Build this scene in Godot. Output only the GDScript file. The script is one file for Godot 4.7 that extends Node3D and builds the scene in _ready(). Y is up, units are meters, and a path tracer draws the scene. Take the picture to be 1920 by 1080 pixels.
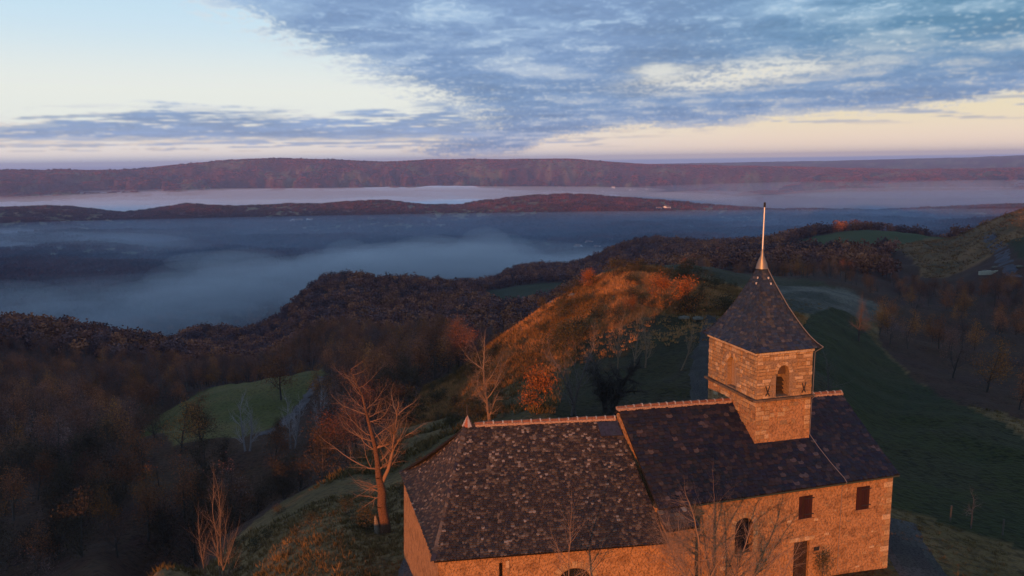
extends Node3D

# ---------------------------------------------------------------- mesh builder
class MB:
	var v := PackedVector3Array()
	var n := PackedVector3Array()
	var c := PackedColorArray()
	var col := Color(1, 1, 1)
	func tri(a: Vector3, b: Vector3, d: Vector3) -> void:
		var nn := (b - a).cross(d - a)
		if nn.length_squared() < 1e-16:
			return
		nn = nn.normalized()
		v.append(a); v.append(d); v.append(b)
		n.append(nn); n.append(nn); n.append(nn)
		c.append(col); c.append(col); c.append(col)
	func stri(a: Vector3, b: Vector3, d: Vector3, na: Vector3, nb: Vector3, nd: Vector3) -> void:
		v.append(a); v.append(d); v.append(b)
		n.append(na); n.append(nd); n.append(nb)
		c.append(col); c.append(col); c.append(col)
	func quad(a: Vector3, b: Vector3, d: Vector3, e: Vector3) -> void:
		tri(a, b, d)
		tri(a, d, e)
	func box(o: Vector3, x: Vector3, y: Vector3, z: Vector3) -> void:   # o = centre, x y z = half axes (right handed)
		var p := []
		for k in 8:
			p.append(o + x * (1 if k & 1 else -1) + y * (1 if k & 2 else -1) + z * (1 if k & 4 else -1))
		quad(p[4], p[5], p[7], p[6])
		quad(p[1], p[0], p[2], p[3])
		quad(p[5], p[1], p[3], p[7])
		quad(p[0], p[4], p[6], p[2])
		quad(p[6], p[7], p[3], p[2])
		quad(p[0], p[1], p[5], p[4])
	func abox(lo: Vector3, hi: Vector3) -> void:
		var h := (hi - lo) * 0.5
		box((lo + hi) * 0.5, Vector3(h.x, 0, 0), Vector3(0, h.y, 0), Vector3(0, 0, h.z))
	func tube(a: Vector3, b: Vector3, ra: float, rb: float, sides := 5) -> void:
		var d := b - a
		if d.length_squared() < 1e-10:
			return
		d = d.normalized()
		var s := d.cross(Vector3(0.31, 0.17, 0.93))
		if s.length_squared() < 0.01:
			s = d.cross(Vector3(1, 0, 0))
		s = s.normalized()
		var t := d.cross(s)
		for k in sides:
			var a0 := TAU * k / sides
			var a1 := TAU * (k + 1) / sides
			var n0 := s * cos(a0) + t * sin(a0)
			var n1 := s * cos(a1) + t * sin(a1)
			stri(a + n0 * ra, a + n1 * ra, b + n1 * rb, n0, n1, n1)
			stri(a + n0 * ra, b + n1 * rb, b + n0 * rb, n0, n1, n0)
	func prism(poly: PackedVector2Array, y0: float, y1: float, at := Vector3.ZERO) -> void:   # poly in x,z seen from above, any winding
		var p := poly
		if not Geometry2D.is_polygon_clockwise(p):
			p = PackedVector2Array(poly)
			p.reverse()
		var m := p.size()
		for k in m:
			var a := p[k]
			var b := p[(k + 1) % m]
			quad(at + Vector3(b.x, y0, b.y), at + Vector3(a.x, y0, a.y), at + Vector3(a.x, y1, a.y), at + Vector3(b.x, y1, b.y))
		var tr := Geometry2D.triangulate_polygon(p)
		for k in range(0, tr.size(), 3):
			up_tri(at, p[tr[k]], p[tr[k + 1]], p[tr[k + 2]], y1, 1.0)
			up_tri(at, p[tr[k]], p[tr[k + 1]], p[tr[k + 2]], y0, -1.0)
	func up_tri(at: Vector3, a: Vector2, b: Vector2, d: Vector2, y: float, s: float) -> void:
		var p := at + Vector3(a.x, y, a.y)
		var q := at + Vector3(b.x, y, b.y)
		var r := at + Vector3(d.x, y, d.y)
		if (q - p).cross(r - p).y * s < 0:
			tri(p, r, q)
		else:
			tri(p, q, r)
	func size() -> int:
		return v.size() / 3
	func mesh() -> ArrayMesh:
		var a := []
		a.resize(Mesh.ARRAY_MAX)
		a[Mesh.ARRAY_VERTEX] = v
		a[Mesh.ARRAY_NORMAL] = n
		a[Mesh.ARRAY_COLOR] = c
		var m := ArrayMesh.new()
		m.add_surface_from_arrays(Mesh.PRIMITIVE_TRIANGLES, a)
		return m

var M := {}
var used := {}
var rng := RandomNumberGenerator.new()

func rf(a: float, b: float) -> float:
	return rng.randf_range(a, b)

func numbered(parent: Node, called: String) -> String:
	var key := str(parent.get_instance_id()) + called
	used[key] = used.get(key, -1) + 1
	return called if used[key] == 0 else called + "_%03d" % used[key]

func put(called: String, mesh: Mesh, mat: Material, parent: Node = self, at := Transform3D()) -> MeshInstance3D:
	var o := MeshInstance3D.new()
	o.name = numbered(parent, called)
	o.mesh = mesh
	o.material_override = mat
	o.transform = at
	parent.add_child(o, true)
	return o

func tag(o: Node, label := "", category := "", group := "", kind := "") -> Node:
	if label: o.set_meta("label", label)
	if category: o.set_meta("category", category)
	if group: o.set_meta("group", group)
	if kind: o.set_meta("kind", kind)
	return o

func thing(called: String, label: String, category: String, at := Vector3.ZERO, turn := 0.0, group := "") -> Node3D:
	var o := Node3D.new()
	o.name = numbered(self, called)
	add_child(o, true)
	o.position = at
	o.rotation.y = turn
	tag(o, label, category, group)
	return o

func dup(src: Node3D, t: Transform3D, label := "", group := "") -> Node3D:
	var o: Node3D = src.duplicate()
	o.name = numbered(self, String(src.get_meta("stem")))
	add_child(o, true)
	o.transform = t
	if label: o.set_meta("label", label)
	if group: o.set_meta("group", group)
	return o

func scatter(called: String, mesh: Mesh, mat: Material, where: Array, tints: Array, parent: Node = self) -> MultiMeshInstance3D:
	var mm := MultiMesh.new()
	mm.transform_format = MultiMesh.TRANSFORM_3D
	mm.use_colors = true
	mm.mesh = mesh
	mm.instance_count = where.size()
	for i in where.size():
		mm.set_instance_transform(i, where[i])
		mm.set_instance_color(i, tints[i])
	var o := MultiMeshInstance3D.new()
	o.name = numbered(parent, called)
	o.multimesh = mm
	o.material_override = mat
	parent.add_child(o, true)
	o.set_meta("kind", "stuff")
	return o

# ---------------------------------------------------------------- materials
func ntex(seed_: int, freq: float, colors: Array, stops := [], side := 512, octaves := 5, cell := false) -> NoiseTexture2D:
	var fn := FastNoiseLite.new()
	fn.seed = seed_
	fn.noise_type = FastNoiseLite.TYPE_CELLULAR if cell else FastNoiseLite.TYPE_SIMPLEX_SMOOTH
	fn.frequency = freq
	fn.fractal_octaves = octaves
	fn.fractal_type = FastNoiseLite.FRACTAL_FBM
	fn.fractal_gain = 0.55
	var t := NoiseTexture2D.new()
	t.width = side
	t.height = side
	t.seamless = true
	t.noise = fn
	var g := Gradient.new()
	var of := PackedFloat32Array()
	var cl := PackedColorArray()
	for k in colors.size():
		of.append(stops[k] if stops.size() else float(k) / (colors.size() - 1))
		cl.append(colors[k].linear_to_srgb())
	g.offsets = of
	g.colors = cl
	t.color_ramp = g
	return t

func gray(a: float) -> Color:
	return Color(a, a, a)

# tex multiplies the vertex colour; fine is laid over it, multiplied
func mat(called: String, tex: Texture2D, scale: float, rough := 0.95, bump: Texture2D = null, bump_cm := 1.0, fine: Texture2D = null, fine_scale := 1.0, world := true) -> StandardMaterial3D:
	var m := StandardMaterial3D.new()
	m.resource_name = called
	m.roughness = rough
	m.metallic_specular = 0.3
	m.vertex_color_use_as_albedo = true
	if tex:
		m.albedo_texture = tex
		m.uv1_triplanar = true
		m.uv1_world_triplanar = world
		m.uv1_scale = Vector3.ONE * scale
	if bump:
		m.heightmap_enabled = true
		m.heightmap_texture = bump
		m.heightmap_scale = bump_cm
	if fine:
		m.detail_enabled = true
		m.detail_albedo = fine
		m.detail_blend_mode = BaseMaterial3D.BLEND_MODE_MUL
		m.detail_uv_layer = BaseMaterial3D.DETAIL_UV_2
		m.uv2_triplanar = true
		m.uv2_world_triplanar = world
		m.uv2_scale = Vector3.ONE * fine_scale
	M[called] = m
	return m

func flat_mat(called: String, c: Color, rough := 0.8, metal := 0.0) -> StandardMaterial3D:
	var m := StandardMaterial3D.new()
	m.resource_name = called
	m.albedo_color = c.linear_to_srgb()
	m.roughness = rough
	m.metallic = metal
	M[called] = m
	return m

func make_materials() -> void:
	var speck := ntex(3, 0.02, [gray(0.45), gray(1.0), gray(1.35)], [0.25, 0.5, 0.8])
	var fine := ntex(5, 0.06, [gray(0.6), gray(1.0), gray(1.25)], [0.2, 0.5, 0.85])
	var bumpy := ntex(7, 0.03, [gray(0), gray(1)], [0.2, 0.8])
	mat("ground", speck, 0.11, 1.0, bumpy, 14.0, fine, 0.6)
	mat("far_ground", ntex(11, 0.012, [gray(0.55), gray(1.0), gray(1.4)], [0.3, 0.5, 0.75]), 0.0022, 1.0, null, 1.0, speck, 0.009)
	var rough_wall := ntex(24, 0.045, [gray(0), gray(0.55), gray(1)], [0.25, 0.5, 0.75])
	mat("plaster", ntex(21, 0.012, [Color(0.62, 0.60, 0.60), Color(0.88, 0.87, 0.86), Color(1.04, 1.04, 1.04), Color(1.26, 1.25, 1.22)], [0.22, 0.42, 0.58, 0.82], 512, 6), 0.26, 0.95, rough_wall, 5.0, ntex(23, 0.045, [gray(0.58), gray(0.95), gray(1.05), gray(1.65)], [0.24, 0.45, 0.6, 0.84], 512, 6), 0.33)
	mat("stone", ntex(27, 0.02, [gray(0.55), gray(1.0), gray(1.3)], [0.2, 0.5, 0.85]), 0.7, 0.95, bumpy, 2.0, fine, 1.7)
	mat("slate", ntex(31, 0.02, [gray(0.6), gray(1.0), gray(1.7)], [0.25, 0.55, 0.85]), 0.45, 0.8, null, 1.0, ntex(33, 0.04, [gray(0.7), gray(1.0), gray(1.5)], [0.3, 0.55, 0.8]), 1.6)
	mat("tile", fine, 1.2, 0.9, null, 1.0, speck, 1.0)
	mat("bark", ntex(41, 0.03, [gray(0.4), gray(1.0), gray(1.3)], [0.25, 0.5, 0.8]), 0.9, 1.0, bumpy, 2.5)
	mat("twig", null, 1.0, 1.0)
	mat("leaf", null, 1.0, 1.0)
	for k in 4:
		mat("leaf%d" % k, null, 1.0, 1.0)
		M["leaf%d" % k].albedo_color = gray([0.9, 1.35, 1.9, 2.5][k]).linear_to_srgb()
	mat("house", null, 1.0, 0.9)
	mat("wood", ntex(51, 0.03, [gray(0.6), gray(1.0), gray(1.2)], [0.2, 0.5, 0.85]), 1.1, 0.85)
	mat("path", speck, 0.5, 1.0, bumpy, 4.0, fine, 1.3)
	flat_mat("iron", Color(0.012, 0.011, 0.012), 0.7)
	flat_mat("lead", Color(0.30, 0.27, 0.24), 0.45, 0.6)
	flat_mat("rod", Color(0.60, 0.57, 0.54), 0.4, 0.5)
	flat_mat("dark", Color(0.012, 0.011, 0.012), 0.9)
	flat_mat("cable", Color(0.16, 0.14, 0.13), 0.6)

# ---------------------------------------------------------------- terrain: heights (metres, the church stands at 0) by bearing and distance from the hover point
const ROWS := [6.0, 22.0, 34.0, 46.0, 62.0, 80.0, 100.0, 128.0, 165.0, 220.0, 290.0, 390.0, 500.0, 620.0, 800.0, 1100.0, 1600.0, 2300.0, 3000.0, 3500.0, 4300.0, 5300.0, 6500.0, 8000.0, 11000.0, 16000.0, 26000.0]
const COLS := [-39.04, -32.97, -29.58, -25.94, -22.07, -17.97, -13.67, -9.21, -4.64, 0.0, 4.64, 9.21, 13.67, 17.97, 22.07, 25.94, 29.58, 32.97, 39.04]
const HEIGHTS := [
	[-3, -3, -3, -3, -2.5, -2, -2, -2, -2, -2, -2, -2, -2, -2, -2, -2, -2, -2, -2],  # at 6 m
	[-4.5, -4.5, -4.1, -3.7, -2.5, -1.6, -1.1, -0.8, -0.5, -0.5, -0.5, -0.5, -0.5, -0.5, -0.5, -0.5, -0.6, -0.7, -0.7],  # at 22 m
	[-5, -5, -4.5, -4, -2.5, -1.5, -0.8, -0.4, 0, 0, 0, 0, 0, 0, 0, 0, -0.1, -0.3, -0.3],  # at 34 m
	[-9, -9, -8, -3, -4.5, -3, -2.2, -2.3, -0.6, 0, 0, 0, 0, 0, -0.2, -0.5, -0.7, -1, -1],  # at 46 m
	[-11.1, -11.1, -9.5, -14, -9.5, -7.4, -5.6, -5.2, -3, -1.5, -0.6, -0.4, -0.4, -0.5, -1, -2.4, -2.8, -3, -3],  # at 62 m
	[-14.2, -14.2, -14.3, -13.3, -17, -14, -11, -8.9, -7.3, -4.4, -2.4, -1.2, -0.2, 0.1, -1.4, -3.9, -4.1, -4.1, -4.1],  # at 80 m
	[-18, -18, -18.3, -17.2, -16.5, -16.3, -16.4, -12.7, -10.4, -5.9, -2.8, -0.7, -0.5, -1, -2.7, -6.6, -7.3, -7.5, -7.5],  # at 100 m
	[-23.1, -23.1, -23.8, -21, -20.6, -21.2, -21, -18.4, -15, -8.6, -1.6, 2.1, -0.7, -3.3, -4.8, -9, -10.9, -11.8, -11.8],  # at 128 m
	[-28.4, -28.4, -29.4, -34, -26.7, -25.7, -26, -25.6, -21.5, -30, -9, -3, -4.1, -7, -7.8, -12.3, -14.6, -15, -15],  # at 165 m
	[-35.9, -35.9, -37.9, -39.2, -39, -39.7, -35.2, -34.4, -32.1, -42, -26, -14, -10.6, -12.2, -13, -17, -19.3, -19.2, -19.2],  # at 220 m
	[-44.7, -44.7, -49.5, -51.7, -54.6, -54.5, -44, -47.8, -47.2, -52, -42, -26, -21.4, -22.5, -21.5, -24.2, -25.8, -22, -22],  # at 290 m
	[-50.4, -50.4, -54.1, -61.7, -71, -77.4, -67.6, -61.9, -63.1, -59.4, -50.5, -40.4, -34.1, -33.5, -29.4, -29.7, -28.6, -14.1, -14.1],  # at 390 m
	[-67.6, -67.6, -78.4, -85, -92, -95.4, -72.3, -69.1, -72.2, -69.6, -61.3, -51.6, -43.2, -40, -32.9, -29.9, -25.4, -10, -10],  # at 500 m
	[-110, -110, -112, -120, -105, -107.3, -74.7, -75.6, -80.2, -78.6, -72.6, -62.8, -52.5, -46.2, -36.2, -36.6, -47.3, -50, -50],  # at 620 m
	[-165, -165, -165, -160, -150, -150, -150, -140, -140, -95.2, -89.1, -66, -70, -72, -80, -90, -110, -125, -125],  # at 800 m
	[-119.8, -119.8, -122.9, -125.5, -129.8, -132.9, -137.5, -139, -140.4, -138.4, -135.3, -131.3, -126.5, -121, -115, -108.7, -102.3, -95.8, -95.8],  # at 1100 m
	[-126.6, -126.6, -131.7, -136.5, -141, -144.9, -148.1, -150.5, -151.8, -147.6, -145.6, -142.6, -139.7, -138.1, -133.7, -128.8, -123.6, -116.4, -116.4],  # at 1600 m
	[-124.1, -124.1, -127.5, -143.2, -142, -145.8, -148.8, -147.9, -155.2, -146, -141.8, -145.9, -151.9, -153.7, -151.6, -146.1, -137.5, -129, -129],  # at 2300 m
	[-108.7, -108.7, -109.3, -138.4, -120.2, -130.9, -129.5, -125.3, -146.1, -121.8, -108.7, -126.7, -151.1, -164.1, -166.3, -163.8, -153.7, -140.3, -140.3],  # at 3000 m
	[-185, -185, -185, -185, -185, -185, -185, -185, -191.1, -185, -185, -185, -196.1, -209.1, -211.3, -208.8, -198.7, -185.3, -185.3],  # at 3500 m
	[-215, -215, -215, -215, -215, -215, -215, -215, -215, -215, -215, -215, -215, -215, -215, -215, -215, -215, -215],  # at 4300 m
	[-85.4, -85.4, -94.3, -113, -132.2, -145.2, -154.4, -163, -167.1, -184.2, -196.5, -214.2, -195.7, -170, -151, -145, -132.5, -120.3, -120.3],  # at 5300 m
	[3, 3, -0.1, -7.2, 29, 59.1, 48.8, 25.2, 35.2, 28.1, 20.9, -24.3, -39, -52.8, -69.6, -81.3, -84.3, -75.9, -75.9],  # at 6500 m
	[-37, -37, -40.1, -47.2, -11, 19.1, 8.8, -14.8, -4.8, -11.9, -19.1, -64.3, -79, -92.8, -109.6, -121.3, -124.3, -115.9, -115.9],  # at 8000 m
	[-32.8, -32.8, -39, -45.4, -51.9, -58.5, -57.8, -56.7, -47.9, -53, -43.2, -47.5, -44.2, -40.7, -37, -26.7, -16.9, -1.5, -1.5],  # at 11000 m
	[-62.8, -62.8, -69, -75.4, -81.9, -88.5, -87.8, -86.7, -77.9, -83, -73.2, -77.5, -74.2, -70.7, -67, -56.7, -46.9, -31.5, -31.5],  # at 16000 m
	[-92.8, -92.8, -99, -105.4, -111.9, -118.5, -117.8, -116.7, -107.9, -113, -103.2, -107.5, -104.2, -100.7, -97, -86.7, -76.9, -61.5, -61.5],  # at 26000 m
]
const SUN_AZ := 22.0      # degrees left of straight behind
const SUN_EL := 3.2
const CHURCH_AT := Vector3(17.905, 0, -35.417)
const CHURCH_TURN := 0.278
const MEADOW := [Vector2(-82.9, -161), Vector2(-80, -178), Vector2(-77, -205), Vector2(-66, -207), Vector2(-51, -203), Vector2(-43.3, -181), Vector2(-39.5, -139), Vector2(-37, -116), Vector2(-39, -105.5), Vector2(-46.1, -102.9)]
const FIELD := [Vector2(31.1, -86.7), Vector2(45, -116.9), Vector2(60, -138.4), Vector2(55.2, -117.4), Vector2(50.8, -98.7), Vector2(45.2, -76.9), Vector2(43.1, -64), Vector2(45, -44), Vector2(28, -38), Vector2(22, -44), Vector2(27, -62), Vector2(30.2, -76.3)]
const RIDGE_FIELD := [Vector2(165, -512), Vector2(205, -530), Vector2(245, -545), Vector2(290, -520), Vector2(232, -420), Vector2(194, -407), Vector2(168, -426)]
const DARK_FIELD := [Vector2(-25, -565), Vector2(17, -625), Vector2(50, -569), Vector2(29, -430), Vector2(-3, -432)]
const ROAD_FIELD := [Vector2(205, -326), Vector2(232, -320), Vector2(200, -250), Vector2(182, -278)]
const OPEN := [Vector2(-30, -18), Vector2(-21, -40), Vector2(-20, -57), Vector2(-15, -66), Vector2(-13, -93), Vector2(-14, -121), Vector2(-6, -126), Vector2(7, -132), Vector2(14, -136), Vector2(24, -147), Vector2(44, -166), Vector2(62, -180), Vector2(80, -186), Vector2(76, -160), Vector2(57, -120), Vector2(45, -77), Vector2(60, -30), Vector2(30, -10)]
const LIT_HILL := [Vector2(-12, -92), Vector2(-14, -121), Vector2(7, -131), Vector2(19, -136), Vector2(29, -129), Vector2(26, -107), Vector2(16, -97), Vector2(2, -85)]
const PALE := [Vector2(64, -190), Vector2(86, -198), Vector2(84, -170), Vector2(62, -139), Vector2(48, -118), Vector2(42, -116)]
const BACK_SLOPE := [Vector2(-10, -120), Vector2(-6, -150), Vector2(8, -330), Vector2(70, -330), Vector2(82, -190), Vector2(44, -160)]
const RIGHT_HILL := [Vector2(168, -318), Vector2(186, -362), Vector2(206, -420), Vector2(245, -470), Vector2(330, -420), Vector2(310, -310), Vector2(222, -312)]
const PADDOCK := [Vector2(3, -60), Vector2(8, -95), Vector2(20, -100), Vector2(32, -100), Vector2(30, -70), Vector2(24, -52)]
var na := FastNoiseLite.new()
var nb := FastNoiseLite.new()
var sun_dir := Vector3.ZERO
var church_frame := Transform3D()

func inside(p: Vector2, poly: Array) -> bool:
	return Geometry2D.is_point_in_polygon(p, PackedVector2Array(poly))

func crm(p0: float, p1: float, p2: float, p3: float, t: float) -> float:
	return p1 + 0.5 * t * (p2 - p0 + t * (2 * p0 - 5 * p1 + 4 * p2 - p3 + t * (3 * (p1 - p2) + p3 - p0)))

func table(az: float, r: float) -> float:
	var i := 0
	while i < COLS.size() - 2 and az > COLS[i + 1]:
		i += 1
	var fa: float = clampf((az - COLS[i]) / (COLS[i + 1] - COLS[i]), 0, 1)
	var j := 0
	while j < ROWS.size() - 2 and r > ROWS[j + 1]:
		j += 1
	var fb: float = clampf(log(maxf(r, 6.0) / ROWS[j]) / log(ROWS[j + 1] / ROWS[j]), 0, 1)
	var q := [0.0, 0.0, 0.0, 0.0]
	for k in 4:
		var row: Array = HEIGHTS[clampi(j - 1 + k, 0, ROWS.size() - 1)]
		q[k] = crm(row[maxi(i - 1, 0)], row[i], row[i + 1], row[mini(i + 2, COLS.size() - 1)], fa)
	return crm(q[0], q[1], q[2], q[3], fb)

func smooth(a: float, b: float, x: float) -> float:
	var t := clampf((x - a) / (b - a), 0, 1)
	return t * t * (3 - 2 * t)

func behind(r: float) -> float:
	return lerpf(-3, -60, smooth(20, 350, r)) - 80 * smooth(300, 900, r) + 60 * smooth(6000, 12000, r)

func height(x: float, z: float) -> float:
	var r := sqrt(x * x + z * z)
	var az := rad_to_deg(atan2(x, -z))
	var w := smooth(39, 75, absf(az))
	var h := 0.0
	if w < 1.0:
		h = table(clampf(az, -39, 39), r)
	if w > 0.0:
		h = lerpf(h, behind(r), w)
	# unseen ridge added behind the hover point, crest stepped to shade chosen woods
	var along := x * sun_dir.x + z * sun_dir.z
	var lateral := x * sun_dir.z - z * sun_dir.x
	var across := absf(lateral)
	if along > 300.0:
		var g := exp(-pow((along - 700.0) / 170.0, 2)) * smooth(5200, 3600, across)
		h = lerpf(h, 27.5 + 24.0 * smooth(3, 9, lateral) + 20.0 * smooth(-55, -64, lateral) - 14.0 * smooth(60, 400, absf(lateral)), g)
	if r > 30.0:
		h += 0.5 * na.get_noise_2d(x * 4.0, z * 4.0) * smooth(48, 75, r)
		h += 2.6 * nb.get_noise_2d(x * 0.9, z * 0.9) * smooth(95, 190, r) * (1.0 - 0.6 * smooth(700, 1500, r))
		if r > 900.0:
			h += 16.0 * nb.get_noise_2d(x * 0.12, z * 0.12) * smooth(900, 1500, r) * (1.0 - smooth(2700, 3000, r) * smooth(3400, 3000, r) * 0.6) * (1.0 - 0.7 * smooth(5900, 6400, r))
			h -= 230.0 * maxf(0.0, nb.get_noise_2d(x * 0.045 + 60, z * 0.035)) * smooth(4800, 5500, r) * smooth(6500, 6000, r)
			h -= 100.0 * smooth(0.20, 0.0, absf(nb.get_noise_2d(x * 0.05 + 30, z * 0.045))) * smooth(4900, 5600, r) * smooth(6480, 6000, r)
			h -= 80.0 * smooth(0.16, 0.0, absf(nb.get_noise_2d(x * 0.12 + 80, z * 0.10))) * smooth(4900, 5400, r) * smooth(6400, 5900, r)
			h += 4.0 * na.get_noise_2d(x * 0.1, z * 0.1) * smooth(2500, 3000, r)
	return h

func on_ground(x: float, z: float, sink := 0.0) -> Vector3:
	return Vector3(x, height(x, z) - sink, z)

func ground_color(x: float, z: float, r: float) -> Color:
	var p := Vector2(x, z)
	var n := nb.get_noise_2d(x * 1.3 + 300, z * 1.3)
	var m := na.get_noise_2d(x * 3.0, z * 3.0 + 100)
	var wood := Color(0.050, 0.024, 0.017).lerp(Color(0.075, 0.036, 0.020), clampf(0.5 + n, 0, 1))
	if r < 900.0:
		if inside(p, MEADOW):
			return Color(0.085, 0.080, 0.018).lerp(Color(0.15, 0.11, 0.036), clampf(0.35 + 1.2 * n + 0.6 * m, 0, 1))
		if inside(p, FIELD) or inside(p, ROAD_FIELD):
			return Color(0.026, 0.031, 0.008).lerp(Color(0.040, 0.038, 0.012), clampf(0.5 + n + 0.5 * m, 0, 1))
		if inside(p, RIGHT_HILL):
			return Color(0.09, 0.060, 0.024).lerp(Color(0.22, 0.115, 0.045), clampf(0.5 + 1.2 * n + 0.8 * m, 0, 1))
		if inside(p, RIDGE_FIELD):
			return Color(0.060, 0.072, 0.020)
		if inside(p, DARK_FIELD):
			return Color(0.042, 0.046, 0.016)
		if inside(p, PALE):
			return Color(0.06, 0.055, 0.04).lerp(Color(0.15, 0.13, 0.10), clampf(0.45 + n + m, 0, 1))
		if inside(p, PADDOCK):
			return Color(0.030, 0.026, 0.009).lerp(Color(0.052, 0.037, 0.016), clampf(0.5 + n + 0.5 * m, 0, 1))
		if inside(p, OPEN):
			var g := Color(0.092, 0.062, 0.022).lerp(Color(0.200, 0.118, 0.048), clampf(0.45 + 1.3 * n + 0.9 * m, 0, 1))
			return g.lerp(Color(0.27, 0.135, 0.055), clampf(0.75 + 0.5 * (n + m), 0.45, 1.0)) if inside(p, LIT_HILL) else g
		if inside(p, BACK_SLOPE):
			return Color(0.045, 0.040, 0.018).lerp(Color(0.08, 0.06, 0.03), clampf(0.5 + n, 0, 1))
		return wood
	# patchwork of woods and pastures farther off
	var big := nb.get_noise_2d(x * 0.07 + 40, z * 0.07) + 0.5 * nb.get_noise_2d(x * 0.3, z * 0.3) + 0.1 * smooth(4000, 2500, r)
	var pasture := Color(0.15, 0.13, 0.055).lerp(Color(0.27, 0.18, 0.10), clampf(0.5 + 2.0 * n, 0, 1))
	var woods := Color(0.16, 0.055, 0.040).lerp(Color(0.10, 0.05, 0.045), clampf(0.5 + 2.0 * m, 0, 1))
	var t := smooth(-0.02, 0.10, big - 0.05 - 0.05 * smooth(3600, 4600, r))
	return woods.lerp(pasture, t)

func rings() -> Array:
	var rs := []
	var r := 5.0
	while r < 12800.0:
		rs.append(r)
		r *= 1.018 if r > 30 and r < 900 else (1.022 if r < 7000 and r > 900 else 1.06)
	return rs

func make_terrain() -> void:
	var az := []
	var a := -180.0
	while a < 180.0:
		az.append(a)
		a += 0.22 if absf(a) < 38.0 else (0.3 if absf(a + 158.2) < 9.0 else 2.0)
	var rs := rings()
	var na_ := az.size()
	var pos := []
	for j in rs.size():
		var line := PackedVector3Array()
		for i in na_:
			var t := deg_to_rad(az[i])
			var x: float = rs[j] * sin(t)
			var z: float = -rs[j] * cos(t)
			line.append(Vector3(x, height(x, z), z))
		pos.append(line)
	var cuts := [["hilltop_ground", 5.0, 170.0], ["wooded_slopes", 170.0, 900.0], ["valley_and_middle_hills", 900.0, 3600.0], ["far_hills", 3600.0, 99999.0]]
	for cut in cuts:
		var v := PackedVector3Array()
		var n := PackedVector3Array()
		var c := PackedColorArray()
		var ix := PackedInt32Array()
		var j0 := -1
		var j1 := 0
		for j in rs.size():
			if rs[j] >= cut[1] and j0 < 0: j0 = j
			if rs[j] < cut[2]: j1 = j
		j1 = mini(j1 + 1, rs.size() - 1)
		for j in range(j0, j1 + 1):
			for i in na_:
				var p: Vector3 = pos[j][i]
				v.append(p)
				var dx: Vector3 = pos[j][(i + 1) % na_] - pos[j][(i - 1 + na_) % na_]
				var dz: Vector3 = pos[mini(j + 1, rs.size() - 1)][i] - pos[maxi(j - 1, 0)][i]
				var nn := dx.cross(dz).normalized()
				n.append(nn if nn.y > 0 else -nn)
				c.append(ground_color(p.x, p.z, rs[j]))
		for j in range(0, j1 - j0):
			for i in na_:
				var i2 := (i + 1) % na_
				var q := [j * na_ + i, j * na_ + i2, (j + 1) * na_ + i2, (j + 1) * na_ + i]
				ix.append(q[0]); ix.append(q[2]); ix.append(q[1])
				ix.append(q[0]); ix.append(q[3]); ix.append(q[2])
		if j0 == 0:   # close the disc under the hover point
			v.append(on_ground(0, 0)); n.append(Vector3.UP); c.append(c[0])
			for i in na_:
				ix.append(v.size() - 1); ix.append(i); ix.append((i + 1) % na_)
		var arr := []
		arr.resize(Mesh.ARRAY_MAX)
		arr[Mesh.ARRAY_VERTEX] = v
		arr[Mesh.ARRAY_NORMAL] = n
		arr[Mesh.ARRAY_COLOR] = c
		arr[Mesh.ARRAY_INDEX] = ix
		var me := ArrayMesh.new()
		me.add_surface_from_arrays(Mesh.PRIMITIVE_TRIANGLES, arr)
		tag(put(cut[0], me, M.ground if cut[2] < 1000.0 else M.far_ground), "", "", "", "structure")

func strip(called: String, pts: Array, width: float, c: Color, lift := 0.06) -> void:
	var mb := MB.new()
	var cv := Curve3D.new()
	for k in pts.size():
		var d: Vector2 = pts[mini(k + 1, pts.size() - 1)] - pts[maxi(k - 1, 0)]
		d = d * 0.17
		cv.add_point(Vector3(pts[k].x, 0, pts[k].y), Vector3(-d.x, 0, -d.y), Vector3(d.x, 0, d.y))
	var length := cv.get_baked_length()
	var steps := int(length / maxf(0.7, width * 0.5)) + 2
	var prev := []
	for k in steps + 1:
		var p := cv.sample_baked(length * k / steps)
		var p2 := cv.sample_baked(minf(length * k / steps + 0.3, length))
		var p1 := cv.sample_baked(maxf(length * k / steps - 0.3, 0))
		var s := (p2 - p1).normalized().cross(Vector3.UP)
		var row := []
		for i in 5:
			var w := width * (1.0 + 0.35 * na.get_noise_2d(p.x * 5 + 50 * i, p.z * 5))
			var q := p + s * w * (i / 4.0 - 0.5)
			row.append(on_ground(q.x, q.z, -lift if i > 0 and i < 4 else 0.04))
		if k > 0:
			for i in 4:
				var t := clampf(0.5 + na.get_noise_2d(p.x * 6, p.z * 6 + i * 9), 0, 1)
				mb.col = c * lerpf(0.75, 1.15, t)
				mb.quad(prev[i], prev[i + 1], row[i + 1], row[i])
		prev = row
	tag(put(called, mb.mesh(), M.path), "", "", "", "structure")

# ---------------------------------------------------------------- sky
var cn := FastNoiseLite.new()
var cw := FastNoiseLite.new()

func curve_at(pts: Array, x: float) -> float:
	for k in pts.size() - 1:
		if x <= pts[k + 1].x:
			return lerpf(pts[k].y, pts[k + 1].y, clampf((x - pts[k].x) / (pts[k + 1].x - pts[k].x), 0, 1))
	return pts[-1].y

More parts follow.
